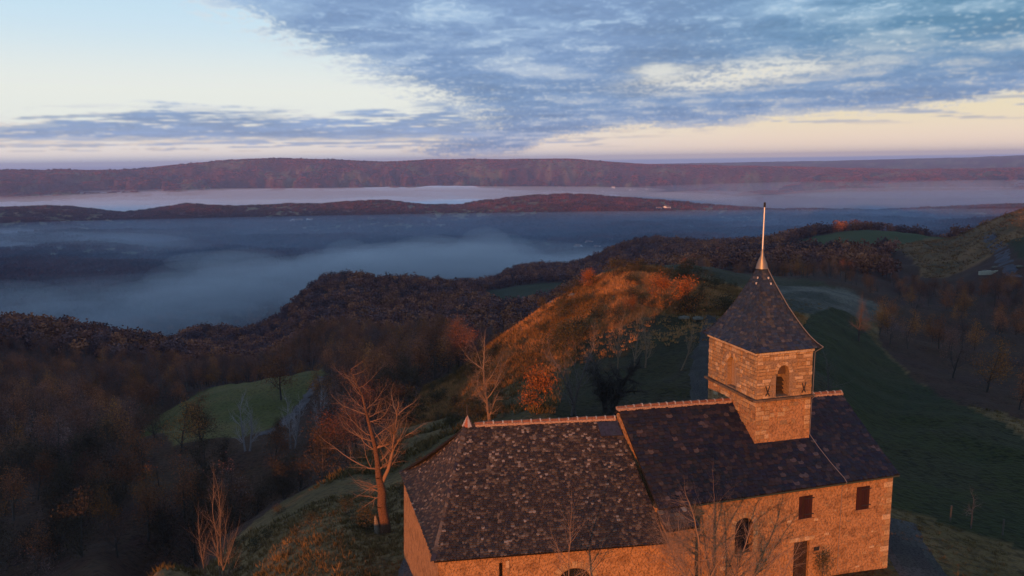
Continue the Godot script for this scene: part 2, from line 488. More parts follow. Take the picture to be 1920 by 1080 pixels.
const EDGE := [Vector2(0.5, -7.5), Vector2(1.6, -5.2), Vector2(2.2, -4.2), Vector2(2.9, -3.3), Vector2(3.8, -4.0), Vector2(5.3, -6.4), Vector2(5.7, -9.3), Vector2(7.1, -11.6), Vector2(8.4, -14.4), Vector2(10.0, -17.5), Vector2(11.5, -23.5), Vector2(15, -38), Vector2(22, -75)]
const UNDER := [Vector2(-60, 1.2), Vector2(-9, 1.3), Vector2(-5, 0.45), Vector2(0.5, 0.6), Vector2(3, 1.7), Vector2(8.5, 2.4), Vector2(13.9, 2.1), Vector2(18.4, 2.8), Vector2(24.7, 3.0), Vector2(28, 3.2), Vector2(32.5, 3.7), Vector2(45, 4.6), Vector2(90, 5)]
const BAND := [Vector2(-60, 2.2), Vector2(-34, 2.5), Vector2(-30.9, 2.7), Vector2(-26.5, 3.4), Vector2(-23.4, 4.0), Vector2(-18.4, 3.7), Vector2(-13.2, 3.3), Vector2(-9.6, 3.8), Vector2(-6.2, 4.0), Vector2(-4.3, 4.1), Vector2(-2.5, 3.0), Vector2(0, 1.5)]

func sky_at(a: float, e: float) -> Color:   # bearing from straight ahead and height, degrees; linear colour
	var er := deg_to_rad(maxf(e, 0.0))
	var ar := deg_to_rad(a)
	var f := cos(er) / (sin(er) + 0.055)
	var p := Vector2(sin(ar), cos(ar)) * f
	# clear air
	var side := smooth(-12, 22, a) * smooth(120, 60, absf(a))
	var low := Color(0.82, 0.74, 0.69).lerp(Color(0.88, 0.70, 0.56), side)
	var mid := Color(0.76, 0.79, 0.74).lerp(Color(0.80, 0.70, 0.50), side)
	var c := low.lerp(mid, smooth(0.6, 3.2, e))
	c = c.lerp(Color(0.54, 0.71, 0.82), smooth(4.5, 10.0, e))
	c = c.lerp(Color(0.36, 0.57, 0.78), smooth(9.0, 15, e))
	c = c.lerp(Color(0.20, 0.35, 0.60), smooth(14, 75, e))
	c = c.lerp(Color(0.42, 0.50, 0.66), smooth(0.9, 0.1, e) * 0.8 * (1.0 - 0.85 * side))
	# cloud
	var w := cw.get_noise_2d(p.x * 1.1, p.y * 1.1)
	var w2 := cw.get_noise_2d(p.x * 3.6 + 70, p.y * 3.6)
	var rip := cn.get_noise_2d(p.x * 9.0 + 12.0 * w2, p.y * 7.0)
	var fine := cn.get_noise_2d(p.x * 24.0, p.y * 19.0 + 30)
	var m := smooth(-3.0, 3.4, a - curve_at(EDGE, e) + 3.2 * w2 + 3.0 * rip + 1.8 * fine)
	m *= smooth(-0.35, 0.35, e - curve_at(UNDER, a) + 0.5 * w2 + 0.35 * rip)
	if absf(a) > 45.0 or e > 16.0:   # the deck goes on, broken, over the rest of the sky
		var far_ := smooth(-0.25, 0.22, w + 0.35 * w2 + 0.2 * rip + 0.12) * smooth(2.0, 4.5, e + 1.5 * w2)
		m = lerpf(m, far_, maxf(smooth(45, 70, absf(a)), smooth(16, 24, e)))
	m *= 1.0 - 0.34 * smooth(-0.1, 0.6, 0.7 * w2 + 0.7 * w + 0.2 * rip) - 0.07 * smooth(0.0, 0.6, fine)
	var hx := (a - 15.5) / 9.5
	var hy := (e - 5.55 - 0.075 * (a - 15.5)) / 1.25
	var hole := smooth(1.15, 0.25, sqrt(hx * hx + hy * hy))
	hx = (a - 10.6) / 2.6
	hy = (e - 5.9) / 0.75
	hole = maxf(hole * (0.25 + 0.75 * smooth(-0.45, 0.45, rip + 0.5 * fine + 0.5 * w2)), 0.95 * smooth(1.2, 0.2, sqrt(hx * hx + hy * hy) + 0.5 * w2 + 0.3 * fine))
	hx = (a - 28) / 9.0
	hy = (e - 7.6 - 0.03 * (a - 28)) / 1.6
	hole = maxf(hole, 0.5 * smooth(1.1, 0.3, sqrt(hx * hx + hy * hy)) * smooth(0.18, 0.6, rip + 0.5 * fine))
	hole = maxf(hole, 0.30 * smooth(0.20, 0.75, rip + 0.4 * fine + 0.5 * w2))
	m *= 1.0 - 0.80 * hole
	var band := smooth(-0.30, 0.55, curve_at(BAND, a) - e + 0.6 * w2 + 0.12 * rip) * smooth(1.35, 2.0, e + 0.3 * w2) * smooth(2.0, -3.0, a)
	var rip2 := cn.get_noise_2d(p.x * 2.6 + 15, p.y * 5.0) + 0.45 * cn.get_noise_2d(p.x * 7.0, p.y * 11.0 + 44)
	band *= smooth(-0.45, 0.22, rip2 + 0.08 + 0.45 * smooth(3.0, 2.1, e)) * smooth(-62, -27, a + 12.0 * w2)
	var st := cn.get_noise_2d(p.x * 0.9 + 40, p.y * 3.2)
	var thin := 0.75 * smooth(0.02, 0.30, st + 0.25 * w2) * smooth(0.7, 1.2, e) * smooth(2.6, 1.5, e) * smooth(14, 2, a) * smooth(-55, -20, a)
	thin = maxf(thin, 0.7 * smooth(0.12, 0.34, cn.get_noise_2d(p.x * 1.4, p.y * 3.4 + 90)) * smooth(1.9, 2.5, e) * smooth(4.2, 3.0, e) * smooth(12, 20, absf(a)))
	var k := maxf(m, maxf(band * 0.93, thin))
	var deck := Color(0.200, 0.310, 0.510).lerp(Color(0.120, 0.262, 0.41), smooth(6, 30, a) * smooth(3.5, 8.5, e))
	deck = deck.lerp(Color(0.225, 0.310, 0.50), smooth(4.5, 1.5, e))
	deck = deck.lerp(Color(0.20, 0.29, 0.48), smooth(15, 50, e))
	deck = deck * (1.0 + 0.10 * rip + 0.16 * w2 + 0.22 * w + 0.04 * fine)
	var lit := smooth(0.0, 0.22, k) * smooth(0.75, 0.25, k)
	c = c.lerp(Color(0.86, 0.86, 0.80).lerp(Color(0.90, 0.70, 0.50), smooth(4.0, 1.8, e)), 0.45 * lit * smooth(20, 9, e))
	c = c.lerp(deck, k)
	return c

func sky_image(a0: float, a1: float, e0: float, e1: float, w: int, h: int) -> Image:
	var b := PackedByteArray()
	b.resize(w * h * 3)
	var o := 0
	for j in h:
		var e := lerpf(e1, e0, (j + 0.5) / h)
		for i in w:
			var c := sky_at(lerpf(a0, a1, (i + 0.5) / w), e).linear_to_srgb()
			b[o] = int(clampf(c.r, 0, 1) * 255.0 + 0.5)
			b[o + 1] = int(clampf(c.g, 0, 1) * 255.0 + 0.5)
			b[o + 2] = int(clampf(c.b, 0, 1) * 255.0 + 0.5)
			o += 3
	return Image.create_from_data(w, h, false, Image.FORMAT_RGB8, b)

func make_sky() -> ImageTexture:
	cn.seed = 5
	cn.frequency = 0.42
	cn.fractal_octaves = 4
	cw.seed = 9
	cw.frequency = 0.42
	cw.fractal_octaves = 4
	var im := Image.create_empty(4096, 2048, false, Image.FORMAT_RGB8)
	im.fill(Color(0.34, 0.43, 0.62).linear_to_srgb())
	var top := sky_image(-180, 180, 17.578125, 90, 512, 103)
	top.resize(4096, 824, Image.INTERPOLATE_CUBIC)
	var near_ := sky_image(-180, 180, 0.0, 17.578125, 1024, 50)
	near_.resize(4096, 200, Image.INTERPOLATE_CUBIC)
	var view := sky_image(-39.375, 39.375, 0.0, 17.578125, 896, 200)
	# column 0 looks straight ahead
	for part in [[top, 0], [near_, 824]]:
		var src: Image = part[0]
		im.blit_rect(src, Rect2i(2048, 0, 2048, src.get_height()), Vector2i(0, part[1]))
		im.blit_rect(src, Rect2i(0, 0, 2048, src.get_height()), Vector2i(2048, part[1]))
	im.blit_rect(view, Rect2i(448, 0, 448, 200), Vector2i(0, 824))
	im.blit_rect(view, Rect2i(0, 0, 448, 200), Vector2i(3648, 824))
	return ImageTexture.create_from_image(im)

# ---------------------------------------------------------------- trees
# grows one limb and what springs from it; big wood goes to mb[0], branches to mb[1], twigs to mb[2]; tips are collected
func limb(mb: Array, p: Vector3, dir: Vector3, length: float, r: float, depth: int, o: Dictionary, tips: Array) -> void:
	var segs := 5 if depth <= 1 else (4 if depth == 2 else 3)
	var slot := 0 if depth == 0 else (1 if depth <= 2 else 2)
	var d := dir.normalized()
	var q := p
	var taper: float = o.get("taper", 0.28) if depth < int(o.depth) else 0.35
	for k in segs:
		var t0 := float(k) / segs
		var t1 := float(k + 1) / segs
		var wob: float = o.get("wobble", 0.16) * (0.7 if depth == 0 else 1.4)
		d = (d + Vector3(rf(-1, 1), rf(-1, 1), rf(-1, 1)) * wob + Vector3.UP * float(o.get("up", 0.06)) * (1.0 if depth > 0 else 0.5)).normalized()
		var e := q + d * length / segs
		mb[slot].tube(q, e, r * lerpf(1, taper, t0), r * lerpf(1, taper, t1), 7 if depth == 0 else (5 if depth == 1 else (4 if depth == 2 else 3)))
		if depth < int(o.depth) and t1 > float(o.get("bare", 0.3)) * (1.0 if depth == 0 else 0.5):
			var many: int = o.get("kids", 2)
			if depth >= 2: many = o.get("twigs", 2)
			for j in many:
				if rng.randf() < 0.14: continue
				var side := d.cross(Vector3(rf(-1, 1), rf(-1, 1), rf(-1, 1))).normalized()
				var ang: float = deg_to_rad(rf(o.get("a0", 32), o.get("a1", 65)))
				var nd := d * cos(ang) + side * sin(ang)
				var at := q.lerp(e, rng.randf())
				var rr := r * lerpf(1, taper, t1)
				var ll: float = length * rf(0.38, 0.66) * (1.0 - 0.45 * t1 * (1.0 if depth == 0 else 0.6)) * float(o.get("spread", 1.0) if depth == 0 else 1.0)
				limb(mb, at, nd, ll, rr * rf(0.42, 0.62), depth + 1, o, tips)
		q = e
	if depth >= int(o.depth) - 1:
		tips.append(q)
	if depth < int(o.depth):
		limb(mb, q, d, length * 0.42, r * taper, depth + 1, o, tips)

func bare_tree(called: String, label: String, at: Vector3, stems: Array, o: Dictionary, tint: Color, seed_: int, group := "") -> Node3D:
	rng.seed = seed_
	var t := thing(called, label, "tree", at, 0, group)
	var mb := [MB.new(), MB.new(), MB.new()]
	mb[0].col = tint
	mb[1].col = tint * 1.1
	mb[2].col = tint * 1.25
	var tips := []
	for s in stems:   # s = [base offset, direction, length, radius]
		limb(mb, s[0], s[1], s[2], s[3], 0, o, tips)
	put("trunk", mb[0].mesh(), M.bark, t)
	if mb[1].size(): put("branches", mb[1].mesh(), M.twig, t)
	if mb[2].size(): put("twigs", mb[2].mesh(), M.twig, t)
	return t

# an old tree beside the choir, along a given leaning trunk
func lone_tree() -> void:
	rng.seed = 77
	var at := on_ground(-7.7, -43.9, 0.2)
	var t := thing("bare_tree", "tall bare tree with a thick leaning trunk beside the low end of the church", "tree", at)
	var mb := [MB.new(), MB.new(), MB.new()]
	mb[0].col = Color(0.17, 0.085, 0.050)
	mb[1].col = Color(0.26, 0.145, 0.085)
	mb[2].col = Color(0.26, 0.15, 0.09)
	var tips := []
	var path := [Vector3(0, 0, 0), Vector3(-0.02, 0.9, 0), Vector3(-0.14, 1.9, 0.05), Vector3(-0.10, 2.8, 0), Vector3(-0.24, 3.7, 0.1), Vector3(-0.30, 4.6, 0), Vector3(-0.42, 5.5, -0.1), Vector3(-0.62, 6.6, 0), Vector3(-0.80, 7.6, 0.1), Vector3(-1.0, 8.6, 0.0), Vector3(-1.35, 9.5, 0.05), Vector3(-1.6, 10.2, 0)]
	var rad := [0.40, 0.31, 0.28, 0.25, 0.20, 0.155, 0.125, 0.10, 0.078, 0.058, 0.036, 0.012]
	var o := {"depth": 4, "kids": 2, "twigs": 2, "up": 0.07, "wobble": 0.18, "bare": 0.3, "a0": 28, "a1": 60, "taper": 0.3}
	for k in path.size() - 1:
		mb[0].tube(path[k], path[k + 1], rad[k], rad[k + 1], 9)
		if path[k].y > 3.2:
			var many := 3
			for j in many:
				var a := rf(0, TAU)
				if j == 0: a = rf(2.4, 3.9)       # always some to the left, seen broadside
				if j == 1: a = rf(-0.7, 0.7)
				var reach := lerpf(2.5, 1.2, clampf((path[k].y - 3.5) / 6.5, 0, 1)) * rf(0.75, 1.15)
				var d := Vector3(cos(a), rf(0.12, 0.6), sin(a) * 0.8)
				limb(mb, path[k].lerp(path[k + 1], rng.randf()), d, reach, rad[k] * rf(0.2, 0.34), 1, o, tips)
	# the second stem on the right, forking low
	var fork := [Vector3(-0.08, 3.3, 0), Vector3(0.35, 4.2, 0.1), Vector3(0.62, 5.2, 0.1), Vector3(0.75, 6.3, 0), Vector3(0.95, 7.4, 0)]
	for k in 4:
		mb[1].tube(fork[k], fork[k + 1], 0.13 - 0.025 * k, 0.105 - 0.025 * k, 6)
		for j in 3:
			limb(mb, fork[k + 1], Vector3(rf(-0.3, 1.0), rf(0.2, 0.8), rf(-0.8, 0.8)), rf(1.0, 1.9), 0.045, 2, o, tips)
	for k in 7:   # low shoots on the left
		limb(mb, Vector3(-0.3, rf(2.2, 3.4), 0), Vector3(-1, rf(-0.25, 0.5), rf(-0.5, 0.5)), rf(0.9, 1.6), 0.03, 2, o, tips)
	put("trunk", mb[0].mesh(), M.bark, t)
	put("branches", mb[1].mesh(), M.twig, t)
	put("twigs", mb[2].mesh(), M.twig, t)
	var st := MB.new()
	st.col = Color(0.30, 0.22, 0.16)
	st.tube(Vector3(-0.42, -0.1, 0.12), Vector3(-0.47, 0.8, 0.16), 0.20, 0.17, 8)
	st.tube(Vector3(-0.47, 0.8, 0.16), Vector3(-0.52, 1.35, 0.18), 0.17, 0.05, 8)
	put("broken_stem", st.mesh(), M.bark, t)

# a crown of small leaf and twig slivers gathered round branch tips
func crown_mesh(seed_: int, h: float, w: float, leaves: int, size: float, c0: Color, c1: Color, depth := 3, low := 0.25) -> Array:
	rng.seed = seed_
	var wood := [MB.new(), MB.new(), MB.new()]
	for k in 3: wood[k].col = Color(0.07, 0.055, 0.048)
	var tips := []
	var o := {"depth": depth, "kids": 2, "twigs": 2, "up": 0.05, "wobble": 0.2, "bare": low, "a0": 28, "a1": 62, "spread": w / h * 1.5}
	limb(wood, Vector3.ZERO, Vector3(rf(-0.1, 0.1), 1, rf(-0.1, 0.1)), h * 0.72, h * 0.022, 0, o, tips)
	var trunk: MB = wood[0]
	for k in [1, 2]:
		trunk.v.append_array(wood[k].v)
		trunk.n.append_array(wood[k].n)
		trunk.c.append_array(wood[k].c)
	var lm := MB.new()
	for k in leaves:
		var tip: Vector3 = tips[rng.randi() % tips.size()]
		var p := tip + Vector3(rng.randfn(), rng.randfn() * 0.8, rng.randfn()) * w * 0.085
		p.y = maxf(p.y, h * 0.12)
		var a := Vector3(rng.randfn(), rng.randfn(), rng.randfn()).normalized()
		var b := a.cross(Vector3(rng.randfn(), rng.randfn(), rng.randfn())).normalized()
		var s := size * rf(0.6, 1.4)
		lm.col = c0.lerp(c1, rng.randf()) * rf(0.65, 1.3)
		lm.tri(p - a * s, p + b * s * 0.55, p + a * s)
		if k % 2 == 0:
			lm.tri(p - a * s, p + a * s, p - b * s * 0.5)
	return [trunk.mesh(), lm.mesh()]

var proto := {}

func tree_node(called: String, meshes: Array, scale_: Vector3, at: Vector3, turn: float, label: String, group := "", category := "tree") -> Node3D:
	var t := thing(called, label, category, at, turn, group)
	put("trunk", meshes[0], M.twig, t)
	put("crown", meshes[1], M.leaf, t)
	t.scale = scale_
	return t

func make_protos() -> void:
	var rust := Color(0.210, 0.072, 0.026)
	var brown := Color(0.135, 0.052, 0.030)
	var grey := Color(0.090, 0.050, 0.042)
	var gold := Color(0.26, 0.105, 0.022)
	proto.russet = [crown_mesh(1, 9, 7, 3000, 0.115, rust, brown), crown_mesh(2, 9, 8, 3000, 0.115, rust, brown), crown_mesh(3, 9, 6, 2600, 0.11, rust, gold)]
	proto.brown = [crown_mesh(4, 9, 7, 2600, 0.11, brown, grey), crown_mesh(5, 9, 8, 2600, 0.115, brown, grey), crown_mesh(6, 9, 6.5, 2400, 0.11, brown, rust)]
	proto.grey = [crown_mesh(7, 9, 7, 1500, 0.10, grey, grey * 1.3, 4), crown_mesh(8, 9, 7, 1500, 0.10, grey, brown, 4)]
	var shade_leaf := Color(0.034, 0.024, 0.015)  # near-black leaf tone, the shade of the lower left put into the colour
	proto.dark = [crown_mesh(16, 7, 6, 2600, 0.11, shade_leaf, shade_leaf * 1.5, 3, 0.1), crown_mesh(17, 7, 7, 2600, 0.11, shade_leaf, Color(0.055, 0.032, 0.020), 3, 0.1)]
	proto.bush = [crown_mesh(10, 3, 3.6, 2600, 0.075, Color(0.26, 0.07, 0.022), Color(0.34, 0.12, 0.03), 3, 0.05), crown_mesh(12, 3, 3.2, 2200, 0.075, Color(0.20, 0.06, 0.022), Color(0.30, 0.11, 0.03), 3, 0.05)]
	proto.shrub = [crown_mesh(14, 1.4, 2.0, 900, 0.055, Color(0.045, 0.042, 0.02), Color(0.075, 0.055, 0.028), 2, 0.0), crown_mesh(15, 1.4, 1.7, 900, 0.055, Color(0.09, 0.06, 0.03), Color(0.05, 0.045, 0.02), 2, 0.0)]
	proto.far = []
	for k in 4:   # light clumps for trees too far to show twigs
		rng.seed = 200 + k
		var lm := MB.new()
		for i in 150:
			var d := Vector3(rng.randfn(), rng.randfn() * 0.8, rng.randfn())
			d = d.normalized() * pow(rng.randf(), 0.45)
			var p := Vector3(d.x * 3.4, 5.2 + d.y * 3.6, d.z * 3.4)
			var a := Vector3(rng.randfn(), rng.randfn(), rng.randfn()).normalized()
			var b := a.cross(Vector3(rng.randfn(), rng.randfn(), rng.randfn())).normalized()
			lm.col = Color(1, 1, 1) * rf(0.6, 1.35)
			var s := rf(0.45, 0.85)
			lm.tri(p - a * s, p + b * s * 0.6, p + a * s)
			lm.tri(p - a * s, p + a * s, p - b * s * 0.6)
		lm.col = Color(0.5, 0.5, 0.5)
		lm.tube(Vector3(0, -1, 0), Vector3(0, 5, 0), 0.22, 0.12, 4)
		proto.far.append(lm.mesh())
	var dm := MB.new()   # a clump of far woodland
	rng.seed = 300
	for i in 26:
		var d := Vector3(rng.randfn(), 0, rng.randfn()) * 0.36
		var w := rf(0.22, 0.4)
		var hh := rf(0.55, 1.0)
		dm.col = Color(1, 1, 1) * rf(0.7, 1.3)
		dm.tri(d + Vector3(-w, 0, rf(-w, w)), d + Vector3(w, rf(0, 0.3), rf(-w, w)), d + Vector3(rf(-w, w) * 0.6, hh, rf(-w, w)))
	proto.clump = [dm.mesh()]

func woodland(x: float, z: float, r: float) -> bool:
	var p := Vector2(x, z)
	if inside(p, MEADOW) or inside(p, FIELD) or inside(p, RIDGE_FIELD) or inside(p, DARK_FIELD) or inside(p, ROAD_FIELD) or inside(p, OPEN) or inside(p, PALE) or inside(p, PADDOCK) or inside(p, BACK_SLOPE) or inside(p, RIGHT_HILL):
		return false
	for k in TRACKS.size():
		var tr: Array = TRACKS[k]
		for i in tr.size() - 1:
			if Geometry2D.get_closest_point_to_segment(p, tr[i], tr[i + 1]).distance_to(p) < 4.0:
				return false
	return true

const TRACKS := [[Vector2(-35.9, -108), Vector2(-36.5, -122), Vector2(-38.3, -136), Vector2(-41.4, -167)], [Vector2(225, -372), Vector2(218.6, -359), Vector2(196, -314), Vector2(181, -288), Vector2(169, -262)]]

func make_woods() -> void:
	rng.seed = 1234
	var spots := []
	# trees up to 900 m: a jittered grid in bearing and distance
	var r := 62.0
	while r < 930.0:
		var step := clampf(3.6 + r * 0.0042, 3.6, 7.5)
		var az := -37.0
		while az < 37.0:
			az += rad_to_deg(step / r)
			var rr := r + rf(-0.5, 0.5) * step
			var a := deg_to_rad(az + rf(-0.5, 0.5) * rad_to_deg(step / r))
			var x := rr * sin(a)
			var z := -rr * cos(a)
			var big := nb.get_noise_2d(x * 0.8 + 500, z * 0.8)
			var keep := 0.92
			if x > 35 and rr < 420: keep = clampf(0.38 + 1.5 * big, 0.08, 0.8)      # looser, scrubby wood on the right
			if x < 0 and rr < 115: keep = clampf(0.50 + 1.2 * big, 0.15, 0.8)
			if az > -22.5 and az < -12.0 and rr > 84 and rr < 150: keep *= 0.22
			if x > 130 and rr > 300 and rr < 540 and az > 25.8: keep = 0.025
			if rng.randf() > keep or not woodland(x, z, rr):
				continue
			spots.append([x, z, rr, big])
		r += step
	spots.sort_custom(func(a, b): return a[2] < b[2])
	var far_where := [[], [], [], []]
	var far_tint := [[], [], [], []]
	var near_where := {}
	var near_tint := {}
	var singles := 0
	var base := {}
	for s in spots:
		var x: float = s[0]
		var z: float = s[1]
		var rr: float = s[2]
		var kind := "brown"
		var u := rng.randf() + 0.5 * float(s[3])
		if u > 0.68: kind = "russet"
		elif u < 0.34: kind = "grey"
		if x < -6 and rr < 128 and rng.randf() < 0.7: kind = "dark"  # nearest left trees get leaves painted dark in place of shade
		var hgt := rf(0.65, 1.12)
		if rr < 330: hgt *= 0.82
		if x > 35 and rr < 330: hgt *= 0.78
		if x < 0 and rr < 118: hgt *= 0.8
		var at := on_ground(x, z, 0.3)
		var b := Basis(Vector3.UP, rf(0, TAU)).scaled(Vector3(hgt * rf(0.85, 1.15), hgt, hgt * rf(0.85, 1.15)))
		var tint := rf(0.75, 1.25)
		if rr < 330.0:
			var vi := rng.randi() % (proto[kind] as Array).size()
			var bearing := rad_to_deg(atan2(x, -z))
			var depth_ := "in the front row" if rr < 78 else ("in the second row" if rr < 95 else ("in the third row" if rr < 112 else ("halfway down the slope" if rr < 140 else ("low on the slope" if rr < 200 else "far down the slope"))))
			var side_ := "at the far left edge" if bearing < -28 else ("well left of the meadow" if bearing < -23 else ("left of the meadow" if bearing < -19 else ("below the meadow" if bearing < -15 else ("left of the tall bare tree" if bearing < -10 else ("behind the tall bare tree" if bearing < -6 else ("left of the lit hill" if bearing < 6 else ("near the pale grass by the spire" if bearing < 24 else ("right of the green field" if bearing < 29 else "at the far right edge"))))))))
			var zone := depth_ + " of wood " + side_
			var mi := (1 if rng.randf() < 0.5 else 0) if rr < 118 and x < 0 else rng.randi_range(1, 3)  # darker leaf tones on the nearest left trees, same painted shade
			var tall := hgt > 0.9
			var key := kind + zone + str(tall)
			if singles < 290 and (absf(rad_to_deg(atan2(x, -z))) < 34.0):
				singles += 1
				var words := {"russet": "russet autumn tree ", "brown": "brown half-bare tree ", "grey": "grey twiggy tree ", "dark": "dense shade-toned tree "}
				var label: String = ("tall " if tall else "low ") + words[kind] + zone
				var grp := kind + " trees " + zone
				var bk := kind + str(vi) + str(mi)
				if not base.has(bk):
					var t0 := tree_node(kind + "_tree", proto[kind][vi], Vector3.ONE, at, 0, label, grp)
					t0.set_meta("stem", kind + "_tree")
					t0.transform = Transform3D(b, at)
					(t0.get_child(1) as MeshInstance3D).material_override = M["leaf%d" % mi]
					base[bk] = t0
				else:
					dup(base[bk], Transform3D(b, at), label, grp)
			else:
				var k2 := kind + str(vi)
				if not near_where.has(k2):
					near_where[k2] = [kind, vi, [], []]
				near_where[k2][2].append(Transform3D(b, at))
				near_where[k2][3].append(Color(1, 1, 1) * tint * rf(0.9, 1.9))
		else:
			var c := Color(0.165, 0.062, 0.038)
			if kind == "russet": c = Color(0.225, 0.085, 0.038)
			if kind == "grey": c = Color(0.105, 0.052, 0.046)
			var j := rng.randi() % 4
			far_where[j].append(Transform3D(b, at))
			far_tint[j].append(c * rf(0.8, 1.8))
	for k in near_where:
		var e: Array = near_where[k]
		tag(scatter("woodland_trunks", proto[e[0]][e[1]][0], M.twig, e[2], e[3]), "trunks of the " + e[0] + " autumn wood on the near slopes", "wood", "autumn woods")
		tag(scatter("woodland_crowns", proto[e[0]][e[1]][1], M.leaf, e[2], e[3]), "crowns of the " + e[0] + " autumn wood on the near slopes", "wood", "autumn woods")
	for j in 4:
		tag(scatter("hillside_wood", proto.far[j], M.leaf, far_where[j], far_tint[j]), "dark russet wood covering the slopes above the mist", "wood", "autumn woods")
	# far woodland on the valley hills and the ridge beyond
	var cl := []
	var ct := []
	rng.seed = 4321
	for i in 130000:
		var rr := exp(rf(log(950.0), log(4700.0))) if i < 50000 else rf(4900, 6620)
		var a := deg_to_rad(rf(-35, 35))
		var x := rr * sin(a)
		var z := -rr * cos(a)
		var gc := ground_color(x, z, rr)
		if gc.g > gc.r * 0.75 and rng.randf() < 0.93:
			continue
		if rr > 3200 and rr < 4600: continue
		if rr > 4800 and rng.randf() < 0.45: continue
		var s := rf(5.0, 9.5) * (1.0 if rr < 3100 else 0.75)
		cl.append(Transform3D(Basis(Vector3.UP, rf(0, TAU)).scaled(Vector3(s * 1.7, s, s * 1.7)), on_ground(x, z, 0.5)))
		var red := clampf(0.5 + 1.6 * nb.get_noise_2d(x * 0.2, z * 0.2 + 70), 0, 1)
		ct.append(Color(0.21, 0.060, 0.045).lerp(Color(0.11, 0.050, 0.048), red) * rf(0.75, 1.2) * (1.0 if rr > 3500 else 0.6))
	# hedge trees along the crest of the middle hill
	for i in 1500:
		var a := deg_to_rad(rf(-34, 1))
		var rr := rf(2950, 3060)
		var x := rr * sin(a)
		var z := -rr * cos(a)
		if nb.get_noise_2d(x * 0.25, 9.0) < -0.05: continue
		var s := rf(5.0, 12.0)
		cl.append(Transform3D(Basis(Vector3.UP, rf(0, TAU)).scaled(Vector3(s, s, s)), on_ground(x, z, 0.5)))
		ct.append(Color(0.05, 0.03, 0.028))
	for i in 420:
		var a := deg_to_rad(rf(-34, 8))
		var rr := rf(6440, 6560)
		var x := rr * sin(a)
		var z := -rr * cos(a)
		if nb.get_noise_2d(x * 0.2, 19.0) < 0.05: continue
		var s := rf(8.0, 15.0)
		cl.append(Transform3D(Basis(Vector3.UP, rf(0, TAU)).scaled(Vector3(s, s, s)), on_ground(x, z, 0.5)))
		ct.append(Color(0.05, 0.03, 0.028))
	tag(scatter("distant_woods", proto.clump[0], M.leaf, cl, ct), "patches of woodland on the hills across the valley", "wood")

